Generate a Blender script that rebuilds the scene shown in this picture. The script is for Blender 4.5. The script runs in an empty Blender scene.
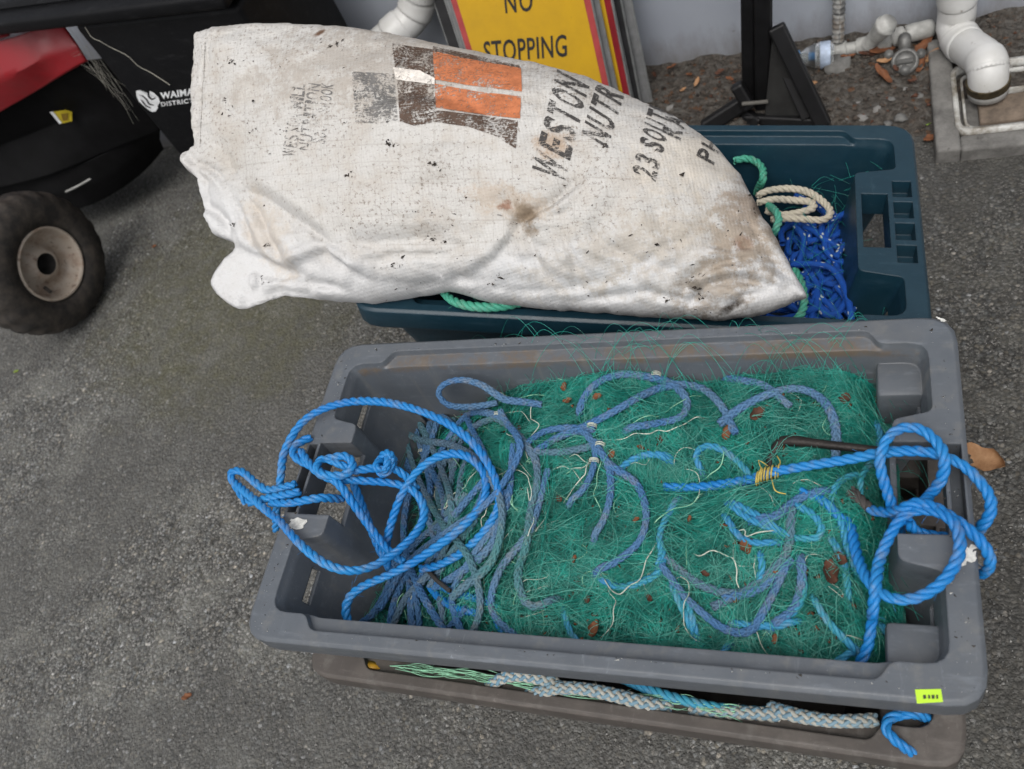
import bpy, bmesh, math, random
import numpy as np
from mathutils import Vector, Matrix, Euler, noise as mn, geometry as mgeo
from mathutils.bvhtree import BVHTree
random.seed(7); RNG = np.random.default_rng(7)
S = bpy.context.scene; COL = S.collection

# ------------------------------------------------------------------ camera
F = 900.0; CX, CY = 512.0, 384.5
RX = np.array([0.92979788, -0.02079681, -0.3674825])
RY = np.array([0.18341442, -0.83943278, 0.51157772])
RZ = np.array([-0.31911604, -0.54306547, -0.77668838])
RW = np.stack([RX, RY, RZ]); HC = 1.278; CAM = np.array([0, 0, HC])
cd = bpy.data.cameras.new('camera'); cam = bpy.data.objects.new('camera', cd); COL.objects.link(cam)
cd.sensor_width = 36; cd.lens = F/1024*36; cd.clip_end = 200; cd.clip_start = .02
r_, u_, b_ = RW[:, 0], -RW[:, 1], -RW[:, 2]
cam.matrix_world = Matrix(((r_[0], u_[0], b_[0], 0), (r_[1], u_[1], b_[1], 0), (r_[2], u_[2], b_[2], HC), (0, 0, 0, 1)))
cd.dof.use_dof = True; cd.dof.focus_distance = 1.12; cd.dof.aperture_fstop = 6.0
S.camera = cam

def ray(px, py):
    v = RW @ np.array([px-CX, py-CY, F]); return v/np.linalg.norm(v)
def P(px, py, z):
    v = ray(px, py); return CAM + v*((z-HC)/v[2])
def hit(px, py, p0, n):
    v = ray(px, py); return CAM + v*(((p0-CAM) @ n)/(v @ n))

# ------------------------------------------------------------------ objects
def tag(o, label=None, cat=None, group=None, kind=None):
    if label: o['label'] = label
    if cat: o['category'] = cat
    if group: o['group'] = group
    if kind: o['kind'] = kind
    return o
def empty(name, loc=(0, 0, 0)):
    o = bpy.data.objects.new(name, None); COL.objects.link(o); o.location = loc; o.empty_display_size = .1; return o
def link(name, me, mats=None, parent=None, smooth=True):
    o = bpy.data.objects.new(name, me); COL.objects.link(o)
    for m in (mats if isinstance(mats, (list, tuple)) else [mats]):
        if m: me.materials.append(m)
    if smooth: me.polygons.foreach_set('use_smooth', [True]*len(me.polygons))
    if parent:
        o.parent = parent
        o.matrix_parent_inverse = parent.matrix_basis.inverted()
    return o
def npmesh(name, v, f, mi=None, uv=None):
    """v Nx3, f Mxk (all faces of k corners), mi face material ids, uv per vertex"""
    v = np.asarray(v, np.float32); f = np.asarray(f, np.int32); k = f.shape[1]
    me = bpy.data.meshes.new(name); me.vertices.add(len(v)); me.vertices.foreach_set('co', v.ravel())
    me.loops.add(f.size); me.loops.foreach_set('vertex_index', f.ravel())
    me.polygons.add(len(f)); me.polygons.foreach_set('loop_start', np.arange(0, f.size, k, dtype=np.int32))
    if mi is not None: me.polygons.foreach_set('material_index', np.asarray(mi, np.int32))
    if uv is not None:
        l = me.uv_layers.new(name='UVMap'); l.data.foreach_set('uv', np.asarray(uv, np.float32)[f.ravel()].ravel())
    me.update(calc_edges=True); me.validate(); return me
def bm_mesh(name, bm):
    bmesh.ops.recalc_face_normals(bm, faces=bm.faces); me = bpy.data.meshes.new(name); bm.to_mesh(me); bm.free(); return me
def add_box(bm, c, s, M=None, bev=0, seg=2):
    r = bmesh.ops.create_cube(bm, size=1)['verts']
    bmesh.ops.scale(bm, vec=s, verts=r)
    if bev:
        es = list({e for v in r for e in v.link_edges})
        r = list({v for g in (bmesh.ops.bevel(bm, geom=es, offset=bev, segments=seg, affect='EDGES', profile=.5, clamp_overlap=True),) for v in g['verts']})
    bmesh.ops.translate(bm, vec=c, verts=r)
    if M is not None: bmesh.ops.transform(bm, matrix=M, verts=r)
    return r
def catmull(p, step):
    p = np.asarray(p, float)
    q = np.vstack([2*p[0]-p[1], p, 2*p[-1]-p[-2]]); out = []
    for i in range(1, len(q)-2):
        a, b, c, d = q[i-1:i+3]; n = max(2, int(np.linalg.norm(c-b)/step)+1)
        t = np.linspace(0, 1, n, endpoint=False)[:, None]
        out.append(.5*((2*b)+(-a+c)*t+(2*a-5*b+4*c-d)*t**2+(-a+3*b-3*c+d)*t**3))
    out.append(p[-1:]); r = np.vstack(out)
    d = np.r_[0, np.cumsum(np.linalg.norm(np.diff(r, axis=0), axis=1))]
    n = max(3, int(d[-1]/step)+1); s = np.linspace(0, d[-1], n)
    return np.stack([np.interp(s, d, r[:, k]) for k in range(3)], 1), s
def frames(p):
    t = np.gradient(p, axis=0); t /= np.linalg.norm(t, axis=1)[:, None]+1e-12
    n = np.zeros_like(p); a = np.cross(t[0], [0, 0, 1.]); a = a if np.linalg.norm(a) > .1 else np.cross(t[0], [1., 0, 0])
    n[0] = a/np.linalg.norm(a)
    for i in range(1, len(p)):
        a = n[i-1]-t[i]*(t[i] @ n[i-1]); n[i] = a/(np.linalg.norm(a)+1e-12)
    return t, n, np.cross(t, n)
def sweep(c, r, k, s=None, vrow=0., cap=True, flat=None):
    """tube round centre line c; r scalar or array; returns verts, quads, uv"""
    t, n, b = frames(c); a = np.linspace(0, 2*np.pi, k, endpoint=False)
    r = np.broadcast_to(np.asarray(r, float), (len(c),))
    fl = 1. if flat is None else flat
    v = c[:, None]+r[:, None, None]*(np.cos(a)[None, :, None]*n[:, None]+fl*np.sin(a)[None, :, None]*b[:, None])
    i = np.arange(len(c)-1)[:, None]*k; j = np.arange(k)[None]; j2 = (j+1) % k
    f = np.stack([i+j, i+j2, i+k+j2, i+k+j], -1).reshape(-1, 4)
    if s is None: s = np.r_[0, np.cumsum(np.linalg.norm(np.diff(c, axis=0), axis=1))]
    uv = np.stack([np.repeat(s, k), np.tile(vrow+np.arange(k)/k*.5, len(c))], 1)
    v = v.reshape(-1, 3)
    if cap and k >= 4:
        e = (len(c)-1)*k; caps = []
        for o_ in (0, e):
            for m in range(1, k//2): caps.append([o_+m-1, o_+m, o_+k-1-m, o_+k-m])
        f = np.vstack([f, np.array(caps)])
    return v, f, uv
class Acc:
    def __init__(s): s.v = []; s.f = []; s.m = []; s.u = []; s.n = 0
    def add(s, v, f, uv=None, mi=0):
        s.v.append(v); s.f.append(np.asarray(f)+s.n); s.m.append(np.full(len(f), mi)); s.u.append(np.zeros((len(v), 2)) if uv is None else uv); s.n += len(v)
    def mesh(s, name): return npmesh(name, np.vstack(s.v), np.vstack(s.f), np.concatenate(s.m), np.vstack(s.u))
def hairs(acc, p, s, r, n, ln, mi=0, th=.00022):
    """stray fibres standing off a rope"""
    t, nn, bb = frames(p)
    for _ in range(n):
        i = RNG.integers(1, len(p)-1); a = RNG.uniform(0, 6.28); d = nn[i]*math.cos(a)+bb[i]*math.sin(a)
        l = ln*RNG.uniform(.4, 1.3); q = np.linspace(0, 1, 5)[:, None]
        w = RNG.normal(0, .25, 3)
        c = p[i]+d*r*.8+(d*.55+t[i]*RNG.uniform(-1, 1)+w)*l*q+RNG.normal(0, .35, 3)*l*q**2
        v, f, uv = sweep(c, np.linspace(th, th*.6, 5), 4, cap=False); acc.add(v, f, uv+[0, .1], mi)
def laid_rope(acc, pts, r, pitch=.036, strands=3, mi=0, fuzz=40, taper=False):
    p, s = catmull(pts, pitch/11)
    # slow wander so that the lay is never perfectly even
    t, n, b = frames(p); ph0 = RNG.uniform(0, 6.28)
    th = 2*np.pi*s/pitch+.5*np.sin(s*23+ph0)+ph0
    rr = r*(1+.05*np.sin(s*41+ph0))
    for k in range(strands):
        a = th+2*np.pi*k/strands
        c = p+(rr*.5)[:, None]*(np.cos(a)[:, None]*n+np.sin(a)[:, None]*b)
        v, f, uv = sweep(c, rr*.54, 7, s, k); acc.add(v, f, uv, mi)
    hairs(acc, p, s, r, int(fuzz*s[-1]), .008, mi)
    return p
def braid_rope(acc, pts, r, pitch=.05, mi=(0, 0), fuzz=60, flat=.8):
    p, s = catmull(pts, pitch/22)
    t, n, b = frames(p); a0 = 2*np.pi*s/pitch+RNG.uniform(0, 6.28)
    rr = r*(1+.07*np.sin(s*37+a0[0]))
    for g in (1, -1):
        for k in range(4):
            a = g*a0+k*np.pi/2; rad = rr*(.66+g*.10*np.cos(4*a0))
            c = p+rad[:, None]*(np.cos(a)[:, None]*n+np.sin(a)[:, None]*b*flat)
            v, f, uv = sweep(c, rr*.36, 5, s, k+(4 if g < 0 else 0), cap=False); acc.add(v, f, uv, mi[0] if g > 0 else mi[1])
    # dark core so that gaps are closed
    v, f, uv = sweep(p, rr*.6, 6, s, 9); acc.add(v, f, uv, mi[0])
    hairs(acc, p, s, r, int(fuzz*s[-1]), .007, mi[0])
    return p
def twine(acc, pts, r=.0008, mi=0):
    p, s = catmull(pts, .004); v, f, uv = sweep(p, r, 5, s); acc.add(v, f, uv, mi); return p

# ------------------------------------------------------------------ materials
class NT:
    def __init__(s, name):
        s.m = bpy.data.materials.new(name); s.m.use_nodes = True; s.t = s.m.node_tree; s.t.nodes.clear()
        s.o = s.n('ShaderNodeOutputMaterial'); s.b = s.n('ShaderNodeBsdfPrincipled'); s.l(s.b.outputs[0], s.o.inputs[0])
    def n(s, k, **kw):
        nd = s.t.nodes.new(k)
        for a, v in kw.items():
            if hasattr(nd, a): setattr(nd, a, v)
        return nd
    def l(s, a, b): s.t.links.new(a, b)
    def set(s, inp, v):
        if hasattr(v, 'is_linked') or isinstance(v, bpy.types.NodeSocket): s.l(v, inp)
        else:
            try: inp.default_value = v
            except Exception: inp.default_value = (*v, 1)
    def bs(s, **kw):
        for k, v in kw.items(): s.set(s.b.inputs[{'col': 'Base Color', 'rough': 'Roughness', 'nrm': 'Normal', 'metal': 'Metallic', 'alpha': 'Alpha', 'trans': 'Transmission Weight', 'ior': 'IOR', 'spec': 'Specular IOR Level', 'sss': 'Subsurface Weight', 'sheen': 'Sheen Weight'}[k]], v)
    def pos(s): return s.n('ShaderNodeNewGeometry').outputs['Position']
    def obj(s): return s.n('ShaderNodeTexCoord').outputs['Object']
    def uv(s): return s.n('ShaderNodeTexCoord').outputs['UV']
    def map(s, v, sc=(1, 1, 1), loc=(0, 0, 0), rot=(0, 0, 0)):
        m = s.n('ShaderNodeMapping'); s.l(v, m.inputs[0]); m.inputs['Scale'].default_value = sc; m.inputs['Location'].default_value = loc; m.inputs['Rotation'].default_value = rot; return m.outputs[0]
    def noise(s, v, sc, det=4, rough=.6, dist=0, out=0):
        n = s.n('ShaderNodeTexNoise'); s.l(v, n.inputs['Vector']); n.inputs['Scale'].default_value = sc; n.inputs['Detail'].default_value = det; n.inputs['Roughness'].default_value = rough; n.inputs['Distortion'].default_value = dist; return n.outputs[out]
    def vor(s, v, sc, feat='F1', out='Distance', rnd=1):
        n = s.n('ShaderNodeTexVoronoi', feature=feat); s.l(v, n.inputs['Vector']); n.inputs['Scale'].default_value = sc; n.inputs['Randomness'].default_value = rnd; return n.outputs[out]
    def ramp(s, f, pts, out=0):
        n = s.n('ShaderNodeValToRGB'); e = n.color_ramp.elements
        while len(e) < len(pts): e.new(.5)
        for el, (p, c) in zip(e, pts):
            el.position = p; el.color = (c, c, c, 1) if isinstance(c, (int, float)) else (*c, 1)
        s.l(f, n.inputs[0]); return n.outputs[out]
    def mix(s, f, a, b, mode='MIX'):
        n = s.n('ShaderNodeMix', data_type='RGBA', blend_type=mode); s.set(n.inputs[0], f); s.set(n.inputs[6], a); s.set(n.inputs[7], b); return n.outputs[2]
    def math(s, op, a, b=0., c=0., clamp=False):
        n = s.n('ShaderNodeMath', operation=op, use_clamp=clamp); s.set(n.inputs[0], a); s.set(n.inputs[1], b); s.set(n.inputs[2], c); return n.outputs[0]
    def bump(s, h, st=.5, d=.002, nrm=None):
        n = s.n('ShaderNodeBump'); n.inputs['Strength'].default_value = st; n.inputs['Distance'].default_value = d; s.l(h, n.inputs['Height'])
        if nrm is not None: s.l(nrm, n.inputs['Normal'])
        return n.outputs[0]
    def bevel(s, r=.003):
        n = s.n('ShaderNodeBevel', samples=4); n.inputs['Radius'].default_value = r; return n.outputs[0]
def mul(c, k): return tuple(x*k for x in c)

def plastic(name, c, rough=.45, dirt=.25, dirtcol=(.16, .14, .11), bev=.003, scuff=.5, scuffcol=None, spec=.5, ledge=None):
    t = NT(name); o = t.obj()
    big = t.noise(o, 7, 5, .65); fine = t.noise(o, 90, 3, .7)
    col = t.mix(t.math('MULTIPLY', t.ramp(big, [(.42, 0), (.75, 1)]), dirt), mul(c, .92), dirtcol)
    mott = t.noise(t.map(o, loc=(2, 5, 1)), 24, 5, .7); col = t.mix(t.ramp(mott, [(.38, 0), (.64, 1)]), mul(c, .80), col); col = t.mix(t.math('MULTIPLY', t.ramp(t.noise(t.map(o, (9, 40, 40), rot=(0, 0, .4)), 2, 4, .7), [(.56, 0), (.70, 1)]), scuff*.35), col, tuple(min(.6, x*1.7+.03) for x in c))
    # pale scratches and chalky specks
    sc = t.noise(t.map(o, (60, 9, 30), rot=(.3, .2, .7)), 3, 3, .6)
    sc2 = t.ramp(t.noise(o, 260, 2, .6), [(.665, 0), (.73, 1)])
    m = t.math('MULTIPLY', t.math('MAXIMUM', t.ramp(sc, [(.62, 0), (.76, .7)]), sc2), t.math('MULTIPLY', t.ramp(t.noise(o, 5, 3), [(.45, 0), (.65, 1)]), scuff))
    col = t.mix(m, col, scuffcol or mul(c, 1.0) and tuple(min(.7, x*1.8+.05) for x in c))
    if ledge:                                                        # silt dried on along the ledge below the rim
        sp = t.n('ShaderNodeSeparateXYZ'); t.l(o, sp.inputs[0]); z = t.math('ADD', sp.outputs[2], t.math('MULTIPLY', t.math('SUBTRACT', fine, .5), .012))
        zm = t.math('MULTIPLY', t.ramp(t.math('ADD', z, .5), [(.476, 0), (.482, 1)]), t.ramp(t.math('ADD', z, .5), [(.489, 1), (.492, 0)]))
        ym = t.math('GREATER_THAN', sp.outputs[1], .172); zm = t.math('MULTIPLY', t.math('MULTIPLY', zm, ym), t.ramp(t.noise(o, 16, 5, .75), [(.40, 0), (.56, .85)])); col = t.mix(zm, col, ledge)
        run = t.noise(t.map(o, (30, 30, 3)), 1.5, 4, .6); col = t.mix(t.math('MULTIPLY', t.ramp(run, [(.55, 0), (.72, 1)]), .35), col, (.17, .165, .15))
    rg = t.math('ADD', t.math('MULTIPLY', fine, .2), rough-.1)
    t.bs(col=col, rough=rg, spec=spec, nrm=t.bump(t.noise(o, 320, 3, .6), .12, .001, t.bevel(bev)))
    return t.m
def simple(name, c, rough=.5, metal=0, var=.2, sc=40, bump=.15, bev=None, spec=.5):
    t = NT(name); o = t.obj(); n = t.noise(o, sc, 4, .65)
    col = t.mix(t.ramp(n, [(.3, 0), (.7, 1)]), mul(c, 1-var), tuple(min(1, x*(1+var)) for x in c))
    t.bs(col=col, rough=rough, metal=metal, spec=spec, nrm=t.bump(t.noise(o, sc*5, 3), bump, .001, t.bevel(bev) if bev else None)); return t.m
def fibre(name, c, c2, rough=.55, fleck=None, fine=1.):
    """rope yarn: fine filaments along the strand (uv.x = metres along, uv.y = strand)"""
    t = NT(name); u = t.uv()
    f = t.noise(t.map(u, (120*fine, 26, 1)), 3, 3, .6); big = t.noise(t.pos(), 9, 4, .6); g = t.noise(t.pos(), 60, 3, .6)
    col = t.mix(t.ramp(f, [(.3, 0), (.7, 1)]), mul(c, .8), c)
    col = t.mix(t.ramp(big, [(.4, 0), (.68, 1)]), col, c2)
    col = t.mix(t.math('MULTIPLY', t.ramp(g, [(.52, 0), (.72, 1)]), .42), col, (.20, .19, .17))
    if fleck:
        d = t.vor(t.map(u, (75, 2.0, 1)), 1.0); col = t.mix(t.ramp(d, [(.18, 1), (.22, 0)]), col, fleck)
    t.bs(col=col, rough=rough, spec=.35, nrm=t.bump(f, .4, .0008)); return t.m
def recenter(o):
    """origin of a world-space mesh to the middle of its base"""
    me = o.data; v = np.empty(len(me.vertices)*3, np.float32); me.vertices.foreach_get('co', v); v = v.reshape(-1, 3)
    c = (v.min(0)+v.max(0))/2; c[2] = v[:, 2].min(); v -= c; me.vertices.foreach_set('co', v.ravel()); me.update()
    o.location = c; return o

# ------------------------------------------------------------------ ground
GS = (-.62, -.35)
def ground_mat():
    t = NT('asphalt'); p = t.pos()
    w = t.n('ShaderNodeVectorMath', operation='ADD'); t.l(p, w.inputs[0])
    nz = t.n('ShaderNodeVectorMath', operation='SCALE'); t.l(t.noise(p, 90, 2, .5, out=1), nz.inputs[0]); nz.inputs['Scale'].default_value = .004; t.l(nz.outputs[0], w.inputs[1]); q = w.outputs[0]
    big = t.noise(p, 2.2, 5, .6); mid = t.noise(p, 11, 5, .65); mid2 = t.noise(t.map(p, loc=(5, 3, 1)), 26, 4, .6)
    c1 = t.vor(q, 172, out='Color'); d1 = t.vor(q, 172); c2 = t.vor(q, 350, out='Color'); d2 = t.vor(q, 350); e1 = t.vor(q, 172, 'DISTANCE_TO_EDGE')
    v1 = t.n('ShaderNodeSeparateColor'); t.l(c1, v1.inputs[0]); v2 = t.n('ShaderNodeSeparateColor'); t.l(c2, v2.inputs[0])
    chips = t.ramp(v1.outputs[0], [(0, (.055, .054, .051)), (.4, (.098, .098, .091)), (.78, (.162, .162, .150)), (.95, (.25, .246, .23)), (1, (.44, .435, .42))])
    tint = t.ramp(v1.outputs[1], [(0, (.92, .97, 1.05)), (.6, (1, 1, 1)), (1, (1.1, 1.0, .86))])
    chips = t.mix(1, chips, tint, 'MULTIPLY')
    fines = t.ramp(v2.outputs[0], [(0, (.036, .036, .034)), (.6, (.095, .093, .086)), (1, (.28, .275, .26))])
    sel = t.ramp(t.noise(p, 70, 3, .6), [(.44, 0), (.56, 1)])
    col = t.mix(sel, chips, fines)
    gap = t.ramp(d1, [(.34, 1), (.75, .42)]); col = t.mix(1, col, gap, 'MULTIPLY')
    # worn pale dust and darker patches, a mossy film by the mower
    col = t.mix(t.math('MULTIPLY', t.ramp(mid, [(.46, 0), (.66, 1)]), .42), col, (.190, .189, .170))
    col = t.mix(t.math('MULTIPLY', t.ramp(mid2, [(.50, 0), (.70, 1)]), .35), col, (.062, .061, .057))
    col = t.mix(t.math('MULTIPLY', t.ramp(big, [(.45, 0), (.56, 1)]), .58), col, (.066, .065, .061))
    sx = t.n('ShaderNodeSeparateXYZ'); t.l(p, sx.inputs[0])
    dx = t.math('DIVIDE', t.math('SUBTRACT', sx.outputs[0], -1.33), .42); dy = t.math('DIVIDE', t.math('SUBTRACT', sx.outputs[1], 1.12), .40)
    dd = t.math('ADD', t.math('MULTIPLY', dx, dx), t.math('MULTIPLY', dy, dy))
    moss = t.math('MULTIPLY', t.ramp(t.math('ADD', dd, t.math('MULTIPLY', t.math('SUBTRACT', mid, .5), 2.6)), [(.15, 1), (1.0, 0)]), t.ramp(t.noise(p, 36, 4), [(.3, .15), (.65, .62)]))
    col = t.mix(moss, col, (.088, .085, .045))
    dark_right = t.ramp(t.math('ADD', sx.outputs[0], t.math('MULTIPLY', t.math('SUBTRACT', mid, .5), .5)), [(.0, 0), (.16, .62)])  # asphalt turns darker and browner towards the right, border broken by noise
    col = t.mix(dark_right, col, t.mix(1, col, (.42, .40, .37), 'MULTIPLY'))
    h = t.math('ADD', t.math('MULTIPLY', t.math('SUBTRACT', 1, d1), .7), t.math('ADD', t.math('MULTIPLY', t.math('SUBTRACT', 1, d2), .35), t.math('MULTIPLY', mid2, .5)))
    t.bs(col=col, rough=t.ramp(v1.outputs[2], [(0, .6), (1, .9)]), spec=.35, nrm=t.bump(h, .8, .0042)); return t.m
def soil_mat():
    t = NT('soil'); p = t.pos(); a = t.noise(p, 14, 6, .7); b = t.noise(p, 75, 5, .7); d = t.vor(p, 120); c = t.vor(p, 120, out='Color')
    s = t.n('ShaderNodeSeparateColor'); t.l(c, s.inputs[0])
    col = t.ramp(b, [(.25, (.022, .019, .016)), (.5, (.065, .057, .049)), (.75, (.14, .125, .108))])
    col = t.mix(t.ramp(s.outputs[0], [(.80, 0), (.9, .7)]), col, (.105, .10, .092))
    col = t.mix(t.ramp(s.outputs[1], [(.955, 0), (.965, .8)]), col, (.10, .048, .024))
    col = t.mix(t.math('MULTIPLY', t.ramp(a, [(.5, 0), (.65, 1)]), .6), col, (.085, .080, .072))
    t.bs(col=col, rough=.95, spec=.2, nrm=t.bump(t.math('ADD', b, t.math('MULTIPLY', d, -.6)), 1, .010)); return t.m
def grid_sheet(name, x0, x1, y0, y1, n, m, zf, mat, kind='structure'):
    x = np.linspace(x0, x1, n); y = np.linspace(y0, y1, m); X, Y = np.meshgrid(x, y, indexing='ij')
    Z = np.array([[zf(a, b) for b in y] for a in x]); v = np.stack([X, Y, Z], -1).reshape(-1, 3)
    i = np.arange(n-1)[:, None]*m; j = np.arange(m-1)[None]
    f = np.stack([i+j, i+m+j, i+m+j+1, i+j+1], -1).reshape(-1, 4)
    o = link(name, npmesh(name, v, f), mat); return tag(o, kind=kind)
bm = bmesh.new(); bmesh.ops.create_grid(bm, x_segments=1, y_segments=1, size=30)
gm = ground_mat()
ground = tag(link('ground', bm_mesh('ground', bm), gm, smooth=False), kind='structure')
WY = 1.660                                                       # face of the building wall
def soilz(x, y):
    k = (WY-y)/.34+.35*mn.noise(Vector((x*3, y*3, 0)))
    e = max(0, min(1, (1.0-k)*2.2)); lum = .5+mn.fractal(Vector((x*9, y*9, 1)), 1, 2, 4)*.6
    return -.012+e*(.022+.030*lum*max(0, 1-k*.7))
soil = grid_sheet('soil', -1.0, .9, WY-.42, WY+.0, 300, 60, soilz, soil_mat())

# wall of the building
def wall_mat():
    t = NT('painted_wall'); p = t.pos(); a = t.noise(p, 3, 5, .6); b = t.noise(p, 60, 4, .6)
    sz = t.n('ShaderNodeSeparateXYZ'); t.l(p, sz.inputs[0])
    col = t.mix(t.ramp(a, [(.35, 0), (.7, 1)]), (.30, .325, .375), (.345, .37, .415))
    g = t.math('ADD', sz.outputs[2], t.math('MULTIPLY', t.noise(t.map(p, (8, 1, 3)), 4, 5, .7), .16))
    col = t.mix(t.math('MULTIPLY', t.ramp(g, [(.07, 1), (.17, 0)]), .75), col, (.13, .115, .10))     # splashed mud along its foot
    col = t.mix(t.ramp(t.noise(p, 45, 2, .5), [(.74, 0), (.78, .5)]), col, (.16, .15, .14))
    t.bs(col=col, rough=.62, nrm=t.bump(b, .25, .002)); return t.m
bm = bmesh.new(); add_box(bm, (0, WY+.1, 1.4), (14, .2, 3.0), bev=.004)
wall = tag(link('building_wall', bm_mesh('building_wall', bm), wall_mat(), smooth=False), 'pale blue grey painted building wall behind the signs and the downpipe', 'wall')

# ------------------------------------------------------------------ fish bins
def poly_ring(pts, rad, n=4):
    out = []; N = len(pts)
    for i in range(N):
        p = np.array(pts[i], float); a = np.array(pts[i-1], float)-p; b = np.array(pts[(i+1) % N], float)-p
        la, lb = np.linalg.norm(a), np.linalg.norm(b)
        if la < 1e-6 or lb < 1e-6: out += [p]*(n+1); continue
        a /= la; b /= lb; r = min(rad[i], la*.45, lb*.45)
        for k in range(n+1):
            q = k/n; out.append((1-q)**2*(p+a*r)+2*q*(1-q)*p+q*q*(p+b*r))
    return out
def bin_ring(xm, Ym, Yc, Xp, Yh, Xh, rc, rs):
    """half outline of the right end, mirrored: long side, corner pocket, handle block"""
    R = [(xm, -Ym), (xm+.012, -Yc), (Xp, -Yc), (Xp, -Yh-.010), (Xh, -Yh), (Xh, Yh), (Xp, Yh+.010), (Xp, Yc), (xm+.012, Yc), (xm, Ym)]
    rr = [rs, rs, rc, rs, rs, rs, rs, rc, rs, rs]
    pts = R+[(-x, -y) for x, y in R]; return poly_ring(pts, rr+rr)
def make_bin_mesh(name, L, W, D, style):
    a, b = L/2, W/2; rings = []
    def ring(z, *q): rings.append([(x, y, z) for x, y in bin_ring(*q)])
    xm = a-.092 if style == 'grey' else a-.10
    yh = .080 if style == 'grey' else .100
    xi = a-.070 if style == 'grey' else a-.088
    t = .0035
    # outside, bottom to top
    ring(-D, xm-.02, b-.062, b-.062, a-.088, yh-.012, a-.096, .03, .01)
    ring(-.040, xm, b-.026, b-.026, a-.030, yh-.006, xi+.004, .03, .008)
    ring(-.0395, xm, b-.0015, b-.0015, a-.0015, yh, a-.0015, .045, .02)
    ring(-.034, xm, b, b, a, yh, a, .045, .02)
    ring(-.004, xm, b, b, a, yh, a, .045, .02)
    ring(0, xm, b-.004, b-.004, a-.004, yh, a-.004, .042, .02)
    # inside, top to bottom
    ring(0, xm, b-.017, b-.036, a-.030, yh, xi, .022, .008)
    ring(-.010, xm, b-.019, b-.038, a-.032, yh, xi-.001, .022, .008)
    ring(-.012, xm, b-.036, b-.039, a-.033, yh, xi-.001, .022, .008)
    ring(-.019, xm, b-.038, b-.040, a-.034, yh, xi-.002, .022, .008)
    ring(-.085, xm-.004, b-.042, b-.044, a-.046, yh-.002, xi-.008, .025, .012)
    ring(-D+.03, xm-.02, b-.062+t, b-.062+t, a-.105, yh-.010, a-.118, .035, .02)
    ring(-D+.004, xm-.03, b-.075, b-.075, a-.125, yh-.02, a-.130, .04, .02)
    bm = bmesh.new(); V = [[bm.verts.new(p) for p in r] for r in rings]; N = len(V[0])
    for r0, r1 in zip(V, V[1:]):
        for i in range(N):
            q = [r0[i], r0[(i+1) % N], r1[(i+1) % N], r1[i]]
            try: bm.faces.new(q)
            except ValueError: pass
    bm.faces.new(V[0][::-1]); bm.faces.new(V[-1])
    bmesh.ops.remove_doubles(bm, verts=bm.verts, dist=2e-5); bmesh.ops.dissolve_degenerate(bm, edges=bm.edges, dist=1e-5)
    bmesh.ops.triangulate(bm, faces=[f for f in bm.faces if len(f.verts) > 4])
    bmesh.ops.recalc_face_normals(bm, faces=bm.faces)
    base = bpy.data.meshes.new(name); bm.to_mesh(base); bm.free()
    # openings: hand holes, drain slits
    cuts = [bmesh.new(), bmesh.new()]; cut, cut2 = cuts
    for s in (1, -1):
        if style == 'grey':
            add_box(cut, (s*(a-.0125), 0, -.012), (.013, .100, .040)); add_box(cut, (s*(a-.045), 0, -.02), (.044, .104, .10)); add_box(cut2, (s*(a-.080), 0, .010), (.075, .1045, .09))
            for q in (1, -1): add_box(cut, (s*(a-.034), q*(b-.088), -.052), (.04, .046, .015))
        else:
            for k in range(4): add_box(cut, (s*(a-.024), -.066+k*.044, -.008), (.026, .034, .030))
            add_box(cut, (s*(a-.062), 0, -.02), (.036, .110, .10))
            add_box(cut2, (s*(a-.060), -(b-.085), -.075), (.07, .040, .03))
    me = base
    for c in cuts:                                                   # one after the other: the two sets overlap
        cme = bpy.data.meshes.new('cut'); c.to_mesh(cme); c.free()
        o1 = bpy.data.objects.new('tmp', me); o2 = bpy.data.objects.new('tmp2', cme); COL.objects.link(o1); COL.objects.link(o2)
        md = o1.modifiers.new('b', 'BOOLEAN'); md.object = o2; md.operation = 'DIFFERENCE'; md.solver = 'EXACT'
        dg = bpy.context.evaluated_depsgraph_get(); me = bpy.data.meshes.new_from_object(o1.evaluated_get(dg))
        bpy.data.objects.remove(o1); bpy.data.objects.remove(o2)
    me.name = name
    if style == 'grey':                                              # little shelves in the corners of one end
        bm = bmesh.new(); bm.from_mesh(me)
        for q in (1, -1): add_box(bm, (a-.058, q*(b-.062), -.075), (.052, .047, .085), bev=.006)
        bm.to_mesh(me); bm.free()
    return me
def smooth_by_angle(o, deg=35):
    me = o.data; bm = bmesh.new(); bm.from_mesh(me)
    for e in bm.edges: e.smooth = not (len(e.link_faces) == 2 and e.calc_face_angle(9) > math.radians(deg))
    for f in bm.faces: f.smooth = True
    bm.to_mesh(me); bm.free()
M_grey = plastic('grey_plastic', (.098, .111, .128), .42, .4, (.12, .112, .098), scuff=.8, ledge=(.115, .085, .058))
M_brown = plastic('brown_plastic', (.072, .062, .055), .55, .6, (.17, .15, .13), scuff=.9, ledge=(.16, .14, .115))
M_blue = plastic('blue_plastic', (.006, .031, .050), .40, .25, (.03, .05, .055), scuff=.6, scuffcol=(.07, .12, .145))
ZR = .38
GC = np.array([-.306, .4545]); GY = math.atan2(.004, .8)
def bin_thing(name, label, mesh, mat, top, rot, D):
    rot = Euler(rot, 'XYZ'); e = empty(name, Vector(top)-rot.to_matrix() @ Vector((0, 0, D))); e.rotation_euler = rot; tag(e, label, 'fish bin')
    b = bpy.data.objects.new('bin_body', mesh); COL.objects.link(b); b.parent = e; b.location.z = D; mesh.materials.append(mat); smooth_by_angle(b, 28); return e, b
DG = .212
me = make_bin_mesh('bin_body', .80, .432, DG, 'grey')
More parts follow.
